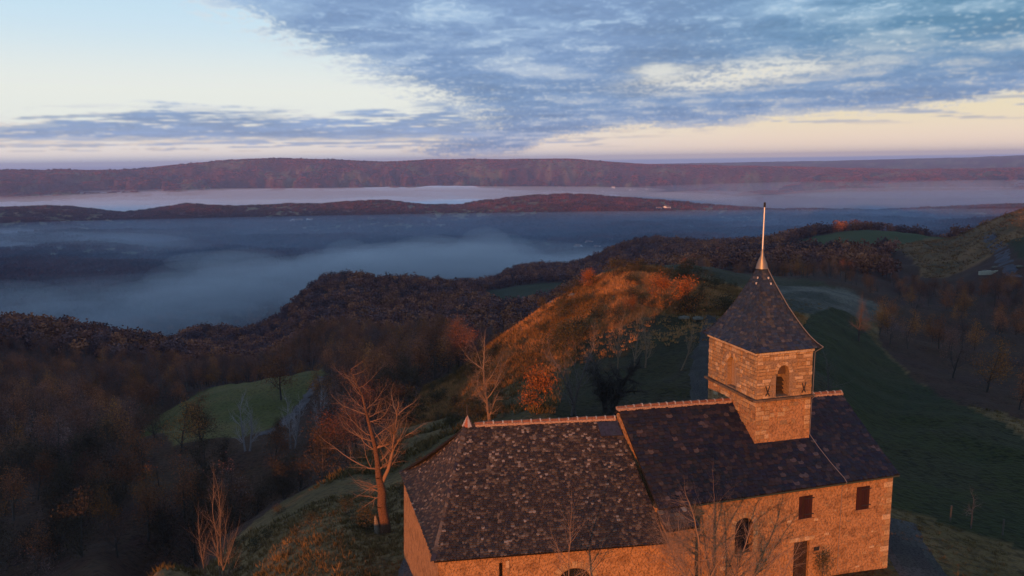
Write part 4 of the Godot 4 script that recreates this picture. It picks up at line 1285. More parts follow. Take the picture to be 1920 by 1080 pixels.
func make_church() -> void:
	for k in 4:
		var mb := MB.new()
		slate_into(mb, k, Transform3D())
		slate_shapes.append(mb.mesh())
	for k in 6:
		var m: StandardMaterial3D = M.slate.duplicate()
		m.vertex_color_use_as_albedo = false
		m.albedo_color = slate_colors(true)[k].linear_to_srgb()
		slate_mats.append(m)
		var s: StandardMaterial3D = M.stone.duplicate()
		s.vertex_color_use_as_albedo = false
		s.albedo_color = [Color(0.43, 0.26, 0.125), Color(0.37, 0.22, 0.105), Color(0.48, 0.31, 0.16), Color(0.41, 0.235, 0.105), Color(0.31, 0.19, 0.10), Color(0.56, 0.38, 0.22)][k].linear_to_srgb()
		stone_mats.append(s)
	for k in 5: stone_shapes.append(stone_shape(k))
	var tiles := []
	for k in 4: tiles.append(ridge_tile_mesh(k))

	var ch := thing("church", "small stone church with dark slate roofs and a square belfry under a curved spire", "church", CHURCH_AT, CHURCH_TURN)
	# ---- nave
	var w := csg_part("nave_wall", ch, M.plaster)
	csg_box(w, Vector3(-12.35, -1.5, -0.75), Vector3(0, 4.66, 0))
	csg_box(w, Vector3(-5.29, -0.2, -0.5), Vector3(-4.46, 1.98, 0.3), true)
	csg_arch(w, -7.95, 1.90, 3.58, 0.45, -0.2, 0.9)
	csg_box(w, Vector3(-5.13, 3.1, -0.14), Vector3(-4.41, 4.2, 0.2), true)
	csg_box(w, Vector3(-2.02, 3.1, -0.14), Vector3(-1.28, 4.24, 0.2), true)
	var nave : MeshInstance3D = await settle(w, WALL, M.plaster)
	var rest := MB.new()
	rest.col = WALL
	rest.abox(Vector3(-12.35, -1.5, -8.2), Vector3(0, 4.66, -7.5))
	for e in [[-12.35, -11.7, 7.80], [-0.6, 0.0, 7.33]]:   # gable walls
		var lo := [Vector3(e[0], -1.5, -7.49), Vector3(e[0], -1.5, -0.76), Vector3(e[0], 4.30, -0.76), Vector3(e[0], e[2] - 0.16, -4.1), Vector3(e[0], 4.30, -7.49)]
		var hi := []
		for p in lo: hi.append(Vector3(e[1], p.y, p.z))
		for k in range(1, 4):
			rest.tri(lo[0], lo[k], lo[k + 1])
			rest.tri(hi[0], hi[k + 1], hi[k])
		for k in 5:
			var k2 := (k + 1) % 5
			rest.quad(lo[k], hi[k], hi[k2], lo[k2])
	put("gable_walls", rest.mesh(), M.plaster, nave)
	# roof
	var A := Vector3(-12.30, 4.70, 0.27)
	var B := Vector3(0.14, 4.70, 0.27)
	var C := Vector3(0.14, 7.43, -4.1)
	var D := Vector3(-12.30, 7.86, -4.1)
	var Bb := Vector3(0.14, 4.70, -8.47)
	var Ab := Vector3(-12.30, 4.70, -8.47)
	var roof := put("nave_roof", deck_mesh([[A, B, C, D, 0.06], [Bb, Ab, D, C, 0.06]]), M.slate, ch)
	# ---- choir: lower, turned a little, its roof hipped at the far left
	var FL := Vector3(-22.0, 3.70, -0.10)
	var FR := Vector3(-12.36, 3.70, 1.31)
	var CR := Vector3(-12.36, 7.40, -4.13)
	var DL := Vector3(-19.35, 7.40, -5.36)
	var BL := Vector3(-22.0, 3.70, -9.90)
	var BR := Vector3(-12.36, 3.70, -9.60)
	var croof := put("choir_roof", deck_mesh([[FL, FR, CR, DL, 0.10], [BL, FL, DL, DL, 0.34], [BR, BL, DL, CR, 0.10]]), M.slate, ch)
	single_slates = 0
	slope(ch, croof, FL, FR, CR, DL, 0.10, 0.14, 0.10, true, 290, 11)
	slope(ch, croof, BL, FL, DL, DL, 0.34, 0.14, 0.10, true, 290, 12)
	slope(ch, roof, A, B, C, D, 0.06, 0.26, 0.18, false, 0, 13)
	# hip slates laid along the corner
	var hip := MB.new()
	rng.seed = 14
	for k in 30:
		var t := (k + 0.5) / 30.0
		var p := FL.lerp(DL, t)
		p -= Vector3(-0.2, 0.7, 0.6).normalized() * 0.18 * sin(PI * pow(t, 0.75))
		hip.col = slate_colors(true)[1 + rng.randi() % 4] * 1.25
		var u := (DL - FL).normalized()
		for s in [-1.0, 1.0]:
			var nn := (Vector3(0, 0.62, 0.78) if s > 0 else Vector3(-0.78, 0.62, 0)).normalized()
			var side: Vector3 = (u.cross(nn) * s).normalized()
			slate_into(hip, 2, Transform3D(Basis(u.cross(nn).normalized() * -0.2, u * 0.34, nn), p + nn * 0.04 - u * 0.1 + side * -0.07 * s))
	tag(put("hip_slates", hip.mesh(), M.slate, croof), "", "", "", "stuff")
	rng.seed = 15
	ridge(croof, DL + Vector3(0.35, 0.04, 0.06), CR + Vector3(-0.1, 0.04, 0), 15, tiles)
	ridge(roof, D + Vector3(-0.05, 0.05, 0), Vector3(-6.32, lerpf(7.86, 7.43, 0.482) + 0.05, -4.1), 14, tiles)
	ridge(roof, Vector3(-3.2, lerpf(7.86, 7.43, 0.73) + 0.05, -4.1), C + Vector3(0.02, 0.05, 0), 8, tiles)
	# new patch of sheet slate at the top right of the choir roof
	var pm := MB.new()
	pm.col = Color(0.040, 0.042, 0.060)
	var nf := (FR - FL).cross(DL - FL).normalized()
	var g := func(u: float, v: float) -> Vector3: return FL.lerp(FR, u).lerp(DL.lerp(CR, u), v)
	for i in 4:
		for j in 3:
			var u0 := 0.855 + 0.034 * i
			var v0 := 0.84 + 0.042 * j
			var q0: Vector3 = g.call(u0, v0)
			var q1: Vector3 = g.call(u0 + 0.0335, v0)
			var q2: Vector3 = g.call(u0 + 0.0335, v0 + 0.0415)
			var q3: Vector3 = g.call(u0, v0 + 0.0415)
			pm.col = Color(0.040, 0.042, 0.060) * rf(0.9, 1.12)
			pm.box((q0 + q2) * 0.5 + nf * 0.04, (q1 - q0) * 0.5, (q3 - q0) * 0.5, nf * 0.022)
	put("sheet_patch", pm.mesh(), M.slate, croof)
	# metal cap at the hip apex
	var cap := MB.new()
	for k in 8:
		cap.col = [Color(0.36, 0.12, 0.07), Color(0.46, 0.38, 0.32)][k % 2]
		var a0 := TAU * k / 8 + 0.2
		var a1 := TAU * (k + 1) / 8 + 0.2
		cap.tri(Vector3(cos(a1) * 0.27, 0, sin(a1) * 0.27), Vector3(cos(a0) * 0.27, 0, sin(a0) * 0.27), Vector3(0, 0.52, 0))
	var capn := put("ridge_cap", cap.mesh(), M.tile, croof, Transform3D(Basis(), DL + Vector3(0.02, -0.03, 0)))
	var sp := MB.new()
	sp.col = Color(0.1, 0.08, 0.07)
	sp.tube(DL + Vector3(0, 0.4, 0), DL + Vector3(0.0, 1.0, 0), 0.02, 0.012, 5)
	put("cap_spike", sp.mesh(), M.tile, croof)
	# choir walls
	var cw_ := csg_part("choir_wall", ch, M.plaster)
	var e0 := Vector3(-21.78, 0, -0.33)
	var e1 := Vector3(-12.36, 0, 1.05)
	var ang := atan2(-(e1.z - e0.z), e1.x - e0.x)
	cw_.transform = Transform3D(Basis(Vector3.UP, ang), e0)
	var len_ := (e1 - e0).length()
	csg_box(cw_, Vector3(0, -3.5, -0.8), Vector3(len_, 3.62, 0))
	csg_box(cw_, Vector3(2.46, 1.2, -0.5), Vector3(2.62, 3.28, 0.2), true)
	csg_arch(cw_, 5.62, 0.9, 2.78, 0.72, -0.15, 0.9)
	var cwm : MeshInstance3D = await settle(cw_, WALL, M.plaster)
	var back := MB.new()
	back.col = WALL * 0.95
	# left wall, battered towards its foot
	var l0 := Vector3(-21.80, 3.62, -9.68)
	var l1 := Vector3(-21.80, 3.62, -0.33)
	var b0 := Vector3(-22.05, -3.5, -9.75)
	var b1 := Vector3(-22.0, -3.5, -0.30)
	back.quad(b0, b1, l1, l0)
	back.quad(l0 + Vector3(0.7, 0, 0), l1 + Vector3(0.7, 0, 0), b1 + Vector3(0.7, 0, 0), b0 + Vector3(0.7, 0, 0))
	back.quad(l0, l1, l1 + Vector3(0.7, 0, 0), l0 + Vector3(0.7, 0, 0))
	back.quad(b0 + Vector3(0.7, 0, 0), b0, l0, l0 + Vector3(0.7, 0, 0))
	back.quad(b1, b1 + Vector3(0.7, 0, 0), l1 + Vector3(0.7, 0, 0), l1)
	back.quad(b0 + Vector3(9.6, 0, 0.2), b0 + Vector3(0.7, 0, 0), l0 + Vector3(0.7, 0, 0), l0 + Vector3(9.4, 0, 0.2))
	put("end_wall", back.mesh(), M.plaster, cwm, Transform3D(Basis(Vector3.UP, ang), e0).affine_inverse())
	stones(cwm, Vector3(2.2, 1.0, 0), Vector3(1, 0, 0), Vector3(0, 0, 1), 0.7, 2.4, 0.3, func(x, y, ww, hh): return absf(x - 0.35) < 0.1 + ww * 0.5, 0.9, 16, "jamb_stone")
	# arch stones round the choir window
	for k in 11:
		var a := PI - PI * (k + 0.5) / 11.0
		var o := Vector3(5.62 + cos(a) * 0.88, 2.06 + pow(sin(a), 0.85) * 0.88, 0)
		var rad := Vector3(cos(a), sin(a), 0)
		put("arch_stone", stone_shapes[k % 5], stone_mats[k % 3], cwm, Transform3D(Basis(Vector3(-rad.y, rad.x, 0) * 0.23, rad * 0.28, Vector3(0, 0, 0.03)), o))
	var glass := MB.new()
	glass.col = Color(0.012, 0.012, 0.014)
	glass.abox(Vector3(4.8, 0.8, -0.46), Vector3(6.4, 2.9, -0.42))
	put("window_glass", glass.mesh(), M.house, cwm)
	# buttress at the step, capped with old slates
	var bt := MB.new()
	bt.col = WALL
	bt.abox(Vector3(-12.35, -2.0, 0.003), Vector3(-11.02, 4.22, 1.12))
	var butt := put("buttress", bt.mesh(), M.plaster, ch)
	var bc := put("buttress_cap", deck_mesh([[Vector3(-12.42, 4.20, 1.25), Vector3(-10.92, 4.20, 1.25), Vector3(-10.92, 4.62, 0.29), Vector3(-12.42, 4.62, 0.29), 0.0]]), M.slate, ch)
	slope(ch, bc, Vector3(-12.42, 4.22, 1.27), Vector3(-10.92, 4.22, 1.27), Vector3(-10.92, 4.64, 0.31), Vector3(-12.42, 4.64, 0.31), 0.0, 0.24, 0.18, true, 0, 17)
	# eaves
	var gm := MB.new()
	gm.col = Color(0.05, 0.06, 0.045)
	gm.tube(Vector3(-10.9, 4.63, 0.22), Vector3(0.14, 4.63, 0.22), 0.05, 0.05, 6)
	put("eaves_board", gm.mesh(), M.wood, roof)
	# door, shutters, window, plaque
	var dm := MB.new()
	for k in 4:
		dm.col = Color(0.040, 0.024, 0.018) * rf(0.85, 1.2)
		dm.abox(Vector3(-5.29 + 0.2075 * k + 0.006, -0.2, -0.20), Vector3(-5.29 + 0.2075 * (k + 1) - 0.006, 1.975, -0.15 + rf(-0.004, 0.004)))
	var door := put("door", dm.mesh(), M.wood, ch)
	var dh := MB.new()
	dh.tube(Vector3(-4.6, 0.95, -0.15), Vector3(-4.6, 1.1, -0.11), 0.02, 0.02, 6)
	put("handle", dh.mesh(), M.iron, door)
	for sx in [[-5.12, -4.42, 3.11, 4.19], [-2.01, -1.29, 3.11, 4.23]]:
		var sm := MB.new()
		var many := 5
		var step: float = (sx[1] - sx[0]) / many
		for k in many:
			sm.col = Color(0.040, 0.015, 0.014) * rf(0.85, 1.15)
			sm.abox(Vector3(sx[0] + step * k + 0.005, sx[2], -0.03), Vector3(sx[0] + step * (k + 1) - 0.005, sx[3], 0.015 + rf(-0.004, 0.004)))
		var sh := put("shutter", sm.mesh(), M.wood, ch)
		var hm := MB.new()
		for hy in [sx[2] + 0.16, sx[3] - 0.14]:
			hm.abox(Vector3(sx[1] - 0.45, hy, 0.016), Vector3(sx[1] + 0.09, hy + 0.045, 0.032))
		put("hinges", hm.mesh(), M.iron, sh)
		var sill := MB.new()
		sill.col = WALL * 0.9
		sill.abox(Vector3(sx[0] - 0.1, sx[2] - 0.14, -0.05), Vector3(sx[1] + 0.1, sx[2] - 0.003, 0.05))
		put("sill", sill.mesh(), M.stone, sh)
	var wg := MB.new()
	wg.col = Color(0.014, 0.013, 0.016)
	wg.abox(Vector3(-8.5, 1.85, -0.34), Vector3(-7.4, 3.65, -0.30))
	var win := put("arched_window", wg.mesh(), M.house, ch)
	for k in 9:
		var a := PI - PI * (k + 0.5) / 9.0
		var rad := Vector3(cos(a), sin(a), 0)
		put("arch_stone", stone_shapes[k % 5], stone_mats[(k * 2) % 3], win, Transform3D(Basis(Vector3(-rad.y, rad.x, 0) * 0.17, rad * 0.24, Vector3(0, 0, 0.035)), Vector3(-7.95 + cos(a) * 0.58, 3.14 + sin(a) * 0.58, 0)))
	for k in 10:
		var s := -1.0 if k % 2 else 1.0
		put("jamb_stone", stone_shapes[k % 5], stone_mats[(k * 3) % 4], win, Transform3D(Basis(Vector3(0.26, 0, 0), Vector3(0, 0.24, 0), Vector3(0, 0, 0.035)), Vector3(-7.95 + s * 0.59, 2.0 + 0.255 * (k / 2), 0)))
	var pl := MB.new()
	pl.abox(Vector3(-4.22, 1.42, 0.002), Vector3(-3.93, 1.60, 0.03))
	put("wall_plaque", pl.mesh(), M.dark, nave)
	var lm := MB.new()   # bare stone over the door
	for k in 5:
		put("lintel_stone", stone_shapes[k], stone_mats[[2, 5, 0, 5, 2][k]], nave, Transform3D(Basis(Vector3(0.27, 0, 0), Vector3(0, 0.2, 0), Vector3(0, 0, 0.03)), Vector3(-5.42 + 0.27 * k, 2.10, 0)))
	# quoins at the right corner of the nave
	for k in 17:
		put("quoin", stone_shapes[k % 5], stone_mats[(k * 5 + 2) % 6], nave, Transform3D(Basis(Vector3(0.5 if k % 2 else 0.32, 0, 0), Vector3(0, 0.26, 0), Vector3(0, 0, 0.028)), Vector3(-0.25 if k % 2 else -0.16, 0.10 + 0.27 * k, 0)))
	var rs := RandomNumberGenerator.new()
	rs.seed = 18
	for k in 130:   # stones that show through the render
		var px := rs.randf_range(-10.8, -0.5)
		var py := rs.randf_range(0.2, 4.3)
		if (px > -5.6 and px < -4.2 and (py < 2.3 or py > 2.9)) or (px > -8.8 and px < -7.2 and py > 1.6 and py < 3.9) or (px > -2.3 and px < -1.0 and py > 2.9): continue
		put("wall_stone", stone_shapes[k % 5], stone_mats[[4, 0, 5, 1, 4, 3][k % 6]], nave, Transform3D(Basis(Vector3(rs.randf_range(0.08, 0.30), 0, 0), Vector3(0, rs.randf_range(0.06, 0.15), 0), Vector3(0, 0, 0.014)), Vector3(px, py, 0)))
	await make_tower(ch)

func make_tower(ch: Node3D) -> void:
	var x0 := -6.267
	var x1 := x0 + 2.991
	var z1 := -1.963
	var z0 := z1 - 4.345
	var w := csg_part("belfry_wall", ch, M.stone)
	csg_box(w, Vector3(x0, 8.2, z0), Vector3(x1, 10.58, z1))
	csg_arch(w, x0 + 1.40, 8.36, 9.92, 0.36, z1, 1.5, false, 1.25)
	csg_arch(w, x0, 8.36, 9.86, 0.40, z1 - 2.15, 0.9, true, 1.25)
	var up : MeshInstance3D = await settle(w, MORTAR, M.stone)
	var base := MB.new()
	base.col = WALL * 0.98
	base.abox(Vector3(x0, 4.4, z0), Vector3(x1, 8.195, z1))
	var low := put("belfry_base", base.mesh(), M.plaster, ch)
	# stones
	stones(up, Vector3(x0, 8.32, z1), Vector3(1, 0, 0), Vector3(0, 0, 1), 2.991, 2.12, 0.16,
		func(x, y, ww, hh): return absf(x - 1.40) < 0.36 + ww * 0.5 and y < 1.85, 0.95, 21)
	stones(up, Vector3(x0, 8.32, z0), Vector3(0, 0, 1), Vector3(-1, 0, 0), 4.345, 2.12, 0.165,
		func(x, y, ww, hh): return absf(x - 2.195) < 0.44 + ww * 0.5 and y < 1.8, 0.95, 22)
	stones(low, Vector3(x0, 6.9, z0 + 0.5), Vector3(0, 0, 1), Vector3(-1, 0, 0), 3.845, 1.28, 0.2, never, 0.6, 23, "base_stone")
	stones(low, Vector3(x0, 6.35, z1), Vector3(1, 0, 0), Vector3(0, 0, 1), 0.75, 1.85, 0.2, never, 0.8, 24, "base_stone")
	stones(low, Vector3(x0 + 0.75, 6.5, z1), Vector3(1, 0, 0), Vector3(0, 0, 1), 1.9, 1.6, 0.2, never, 0.16, 25, "base_stone")
	stones(low, Vector3(x1 - 0.34, 6.3, z1), Vector3(1, 0, 0), Vector3(0, 0, 1), 0.34, 1.9, 0.24, never, 0.95, 26, "quoin")
	# string course: a ragged ledge of slabs
	rng.seed = 27
	for side in 2:
		var long := 2.991 + 0.3 if side == 0 else 4.345 + 0.15
		var at := 0.0
		while at < long:
			var l := minf(rf(0.35, 0.8), long - at)
			var o := Vector3(x0 - 0.15 + at + l * 0.5, 8.26, z1 - 0.03) if side == 0 else Vector3(x0 + 0.03, 8.26, z1 - at - l * 0.5)
			var ex := Vector3(l * 0.49, 0, 0) if side == 0 else Vector3(0.17 + rf(0, 0.03), 0, 0)
			var ez := Vector3(0, 0, 0.17 + rf(0, 0.03)) if side == 0 else Vector3(0, 0, l * 0.49)
			var mb := MB.new()
			mb.col = Color(0.15, 0.105, 0.07) * rf(0.6, 1.3)
			mb.box(o + Vector3(0, rf(-0.015, 0.015), 0), ex, Vector3(0, 0.055, 0), ez)
			put("ledge_slab", mb.mesh(), M.stone, low)
			at += l
	# cornice under the spire
	for side in 2:
		var long := 2.991 if side == 0 else 4.345
		var at := 0.0
		while at < long:
			var l := minf(rf(0.3, 0.6), long - at)
			var o := Vector3(x0 + at + l * 0.5, 10.53, z1 + 0.03) if side == 0 else Vector3(x0 - 0.03, 10.53, z1 - at - l * 0.5)
			var ex := Vector3(l * 0.48, 0, 0) if side == 0 else Vector3(0.09, 0, 0)
			var ez := Vector3(0, 0, 0.09) if side == 0 else Vector3(0, 0, l * 0.48)
			var mb := MB.new()
			mb.col = Color(0.52, 0.40, 0.29) * rf(0.85, 1.2)
			mb.box(o, ex, Vector3(0, 0.06 + rf(0, 0.02), 0), ez)
			put("cornice_stone", mb.mesh(), M.stone, up)
			at += l
	# arches: voussoirs, louvres, boards
	for k in 9:
		var a := PI - PI * (k + 0.5) / 9.0
		var rad := Vector3(cos(a), sin(a), 0)
		put("arch_stone", stone_shapes[k % 5], stone_mats[[0, 2, 5][k % 3]], up, Transform3D(Basis(Vector3(-rad.y, rad.x, 0) * 0.15, rad * 0.2, Vector3(0, 0, 0.06)), Vector3(x0 + 1.40 + cos(a) * 0.42, 9.47 + sin(a) * 0.50, z1)))
		put("arch_stone", stone_shapes[k % 5], stone_mats[[2, 0, 5][k % 3]], up, Transform3D(Basis(Vector3(0, rad.y, -rad.x) * -0.19, Vector3(0, rad.y, rad.x) * 0.2, Vector3(-0.06, 0, 0)), Vector3(x0, 9.28 + sin(a) * 0.68, z1 - 2.15 + cos(a) * 0.56)))
	for k in 4:
		var lv := MB.new()
		lv.col = Color(0.05, 0.036, 0.026) * rf(0.8, 1.15)
		var y := 8.46 + 0.19 * k
		lv.box(Vector3(x0 + 1.40, y, z1 - 0.52), Vector3(0.36, 0, 0), Vector3(0, 0.012, 0), Vector3(0, -0.07, 0.10))
		put("louvre", lv.mesh(), M.wood, up)
	var bd := MB.new()
	bd.col = Color(0.10, 0.06, 0.04)
	bd.abox(Vector3(x0 + 1.02, 9.35, z1 - 0.36), Vector3(x0 + 1.78, 9.95, z1 - 0.32))
	put("louvre_board", bd.mesh(), M.wood, up)
	for k in 6:
		var bo := MB.new()
		bo.col = Color(0.33, 0.23, 0.16) * rf(0.8, 1.15)
		var zz := z1 - 2.15 - 0.40 + 0.133 * k
		bo.abox(Vector3(x0 + 0.24 + rf(0, 0.03), 8.36, zz + 0.022), Vector3(x0 + 0.32, 9.9, zz + 0.111))
		put("opening_board", bo.mesh(), M.wood, up)
	# iron wall anchors in the shape of an X
	for ax in [x0 + 0.55, x0 + 2.52]:
		var an := MB.new()
		an.col = Color(1, 1, 1)
		for s in [-1.0, 1.0]:
			an.tube(Vector3(ax - 0.10 * s, 8.46, z1 + 0.075), Vector3(ax + 0.02 * s, 8.68, z1 + 0.085), 0.026, 0.026, 5)
			an.tube(Vector3(ax + 0.02 * s, 8.68, z1 + 0.085), Vector3(ax + 0.11 * s, 8.95, z1 + 0.075), 0.026, 0.022, 5)
		put("wall_anchor", an.mesh(), M.iron, up)
	# spire: a concave pyramid
	var cx := (x0 + x1) * 0.5
	var cz := (z0 + z1) * 0.5
	var hx := 1.4955 + 0.30
	var hz := 2.1725 + 0.30
	var prof := [Vector2(0, 1.0), Vector2(0.045, 0.90), Vector2(0.12, 0.79), Vector2(0.22, 0.675), Vector2(0.34, 0.555), Vector2(0.48, 0.425), Vector2(0.62, 0.315), Vector2(0.76, 0.205), Vector2(0.88, 0.12), Vector2(1.0, 0.045)]
	var y0 := 10.61
	var yh := 3.78
	var sm := MB.new()
	sm.col = Color(0.02, 0.018, 0.02)
	var corner := func(k: int, t: float) -> Vector3:
		var f := curve_at(prof, t) - 0.012
		return Vector3(cx + (hx if k == 1 or k == 2 else -hx) * f, y0 + yh * t, cz + (hz if k < 2 else -hz) * f)
	for k in 4:
		for j in 24:
			var t0 := j / 24.0
			var t1 := (j + 1) / 24.0
			sm.quad(corner.call(k, t0), corner.call((k + 1) % 4, t0), corner.call((k + 1) % 4, t1), corner.call(k, t1))
	sm.quad(corner.call(3, 0.0), corner.call(2, 0.0), corner.call(1, 0.0), corner.call(0, 0.0))
	var spire := put("spire", sm.mesh(), M.slate, ch)
	var sl := MB.new()
	rng.seed = 31
	var cols := slate_colors(false)
	for k in 4:
		var rows := 36
		for j in rows:
			var t0 := float(j) / rows
			var a: Vector3 = corner.call(k, t0)
			var b: Vector3 = corner.call((k + 1) % 4, t0)
			var a1: Vector3 = corner.call(k, minf(t0 + 1.0 / rows, 1))
			var across := (b - a).normalized()
			var u := (a1 - a) - across * (a1 - a).dot(across)
			var nn := across.cross(u).normalized()
			var wd := (b - a).length()
			var x := -0.10 * float(j % 2)
			while x < wd - 0.03:
				var sw := 0.20 * rf(0.75, 1.25)
				var xa := maxf(x, 0)
				var xb := minf(x + sw, wd)
				x += sw
				if xb - xa < 0.04: continue
				var pick := rng.randf() + 0.12 * nb.get_noise_2d(x * 12 + k * 99, t0 * 50)
				sl.col = cols[0 if pick < 0.35 else (1 if pick < 0.6 else (2 if pick < 0.78 else (3 if pick < 0.9 else 4)))] * rf(0.8, 1.25) * Color(2.2, 2.3, 2.3)
				slate_into(sl, 2, Transform3D(Basis(across * (xb - xa) * 0.97, u * 1.6, nn * 0.55), a + across * (xa + xb) * 0.5 + nn * 0.012))
	tag(put("slates", sl.mesh(), M.slate, spire), "", "", "", "stuff")
	for p in [[0, 0.83, 0.30], [0, 0.76, 0.32], [0, 0.83, 0.72], [0, 0.76, 0.76]]:   # small pale vents near the top
		var q: Vector3 = corner.call(0, p[1])
		var q2: Vector3 = corner.call(1, p[1])
		var o := q.lerp(q2, p[2])
		if p[2] < 0.5:
			o = q.lerp(corner.call(3, p[1]), p[2])
		var vm := MB.new()
		vm.col = Color(0.5, 0.46, 0.42)
		vm.box(o + Vector3(-0.03 if p[2] < 0.5 else 0.0, 0, 0.0 if p[2] < 0.5 else 0.03), Vector3(0.035, 0, 0), Vector3(0, 0.05, 0), Vector3(0, 0, 0.035))
		put("roof_vent", vm.mesh(), M.house, spire)
	# lead cone, rod and its tip
	var top := Vector3(cx, y0 + yh, cz)
	var cm := MB.new()
	cm.tube(top + Vector3(0, -0.22, 0), top + Vector3(0, 0.04, 0), 0.30, 0.235, 14)
	cm.tube(top + Vector3(0, 0.04, 0), top + Vector3(0, 0.40, 0), 0.235, 0.09, 14)
	cm.tube(top + Vector3(0, 0.40, 0), top + Vector3(0.005, 0.78, 0), 0.09, 0.035, 12)
	put("lead_cap", cm.mesh(), M.lead, spire)
	var rm := MB.new()
	rm.tube(top + Vector3(0, 0.7, 0), top + Vector3(0.03, 2.75, 0), 0.042, 0.036, 8)
	var rod := put("lightning_rod", rm.mesh(), M.rod, spire)
	var tm := MB.new()
	tm.tube(top + Vector3(0.03, 2.75, 0), top + Vector3(0.031, 2.98, 0), 0.055, 0.05, 8)
	put("rod_tip", tm.mesh(), M.dark, spire)
	# lightning cable: down the right hip, the belfry corner, the roof and the wall
	var cb := MB.new()
	var prev := top + Vector3(0.1, 0.2, 0.1)
	for j in 25:
		var t := 0.97 * (1.0 - j / 24.0)
		var q: Vector3 = corner.call(1, t) + Vector3(0.05, 0.05, 0.04)
		cb.tube(prev, q, 0.022, 0.022, 5)
		prev = q
	for q in [Vector3(x1 + 0.05, 10.4, z1 + 0.09), Vector3(x1 + 0.02, 8.35, z1 + 0.10), Vector3(x1 + 0.06, 8.24, z1 + 0.2), Vector3(x1 + 0.0, 8.1, z1 + 0.08), Vector3(x1 - 0.02, 6.34, z1 + 0.07), Vector3(x1 + 0.05, 5.9, -1.3), Vector3(x1 + 0.22, 5.35, -0.55), Vector3(x1 + 0.4, 4.88, 0.16), Vector3(x1 + 0.42, 4.72, 0.33), Vector3(x1 + 0.4, 4.4, 0.05), Vector3(x1 + 0.38, 0.1, 0.04)]:
		cb.tube(prev, q, 0.015, 0.015, 5)
		prev = q
	put("lightning_cable", cb.mesh(), M.cable, ch)

# ---------------------------------------------------------------- mist, village, small things
func mist(at: Vector3, size_: Vector3, density: float, c: Color, turn := 0.0) -> void:
	var f := FogVolume.new()
	f.name = numbered(self, "valley_mist")
	f.shape = RenderingServer.FOG_VOLUME_SHAPE_ELLIPSOID
	f.size = size_
	var m := FogMaterial.new()
	m.albedo = c.linear_to_srgb()
	m.density = density
	f.material = m
	add_child(f, true)
	f.position = at
	f.rotation.y = turn
	tag(f, "bank of mist lying in the valley", "mist", "banks of mist in the valley", "stuff")

func make_mist() -> void:
	var white := Color(0.86, 0.90, 0.97)
	var blue := Color(0.56, 0.75, 1.0)
	# sea of fog between the middle hill and the far ridge: a rolling upper face, with thin mist on and beside it
	var nx := 120
	var nz := 60
	var v := PackedVector3Array()
	var ix := PackedInt32Array()
	for j in nz + 1:
		for i in nx + 1:
			var x := lerpf(-5400, 1500, float(i) / nx)
			var z := lerpf(-3050, -5700, float(j) / nz)
			var y := -153.0 + 11.0 * nb.get_noise_2d(x * 0.10, z * 0.16) + 4.0 * nb.get_noise_2d(x * 0.5, z * 0.7)
			y -= 95.0 * smooth(-500, 1100, x + 260.0 * nb.get_noise_2d(x * 0.05, z * 0.15)) + 25.0 * smooth(-3500, -3050, z)
			v.append(Vector3(x, y, z))
			if i < nx and j < nz:
				var q := j * (nx + 1) + i
				for k in [q, q + nx + 1, q + 1, q + 1, q + nx + 1, q + nx + 2]:
					ix.append(k)
	var st := SurfaceTool.new()
	st.begin(Mesh.PRIMITIVE_TRIANGLES)
	st.set_smooth_group(0)
	for p in v: st.add_vertex(p)
	for k in ix: st.add_index(k)
	st.generate_normals()
	var fm := flat_mat("fog", Color(0.90, 0.91, 0.93), 1.0)
	fm.metallic_specular = 0.0
	var sea := put("fog_sea", st.commit(), fm)
	tag(sea, "white sea of fog filling the valley before the far ridge", "fog", "", "stuff")
	mist(Vector3(-2100, -150, -3900), Vector3(3600, 50, 2500), 0.0016, white)
	mist(Vector3(-1200, -155, -4600), Vector3(4200, 60, 1500), 0.0014, white)
	mist(Vector3(-700, -165, -4150), Vector3(2400, 60, 2000), 0.0016, white)
	mist(Vector3(-2600, -150, -5000), Vector3(3600, 50, 900), 0.0016, white)
	mist(Vector3(400, -190, -4100), Vector3(1700, 80, 1500), 0.0012, white)
	# thin haze lying low over the whole valley floor
	mist(Vector3(0, -155, -1420), Vector3(6200, 116, 1900), 0.00072, blue)
	mist(Vector3(1900, -185, -2600), Vector3(3300, 140, 2800), 0.0005, blue)
	mist(Vector3(2300, -200, -4100), Vector3(5200, 160, 3600), 0.00022, blue)
	# wisps, each a drift of many small soft banks
	drift(Vector3(-1050, -124, -1600), Vector3(1000, 14, 300), 22, Vector3(340, 22, 160), 0.0016, white, 1)
	drift(Vector3(-330, -122, -800), Vector3(420, 44, 160), 34, Vector3(130, 26, 80), 0.0034, white, 2)
	drift(Vector3(-170, -108, -880), Vector3(240, 36, 120), 26, Vector3(110, 26, 70), 0.0050, white, 3)
	drift(Vector3(-80, -108, -1040), Vector3(240, 30, 120), 30, Vector3(110, 24, 80), 0.0058, white, 4)
	drift(Vector3(60, -120, -1060), Vector3(280, 14, 120), 16, Vector3(130, 18, 90), 0.0030, white, 5)
	drift(Vector3(-620, -134, -1000), Vector3(620, 22, 260), 16, Vector3(220, 26, 120), 0.0012, white, 6)
	mist(Vector3(950, -160, -3900), Vector3(560, 44, 500), 0.0012, white)
	mist(Vector3(2100, -165, -4000), Vector3(1500, 50, 800), 0.0007, white)
	mist(Vector3(2700, -150, -4600), Vector3(1300, 44, 700), 0.0007, white)

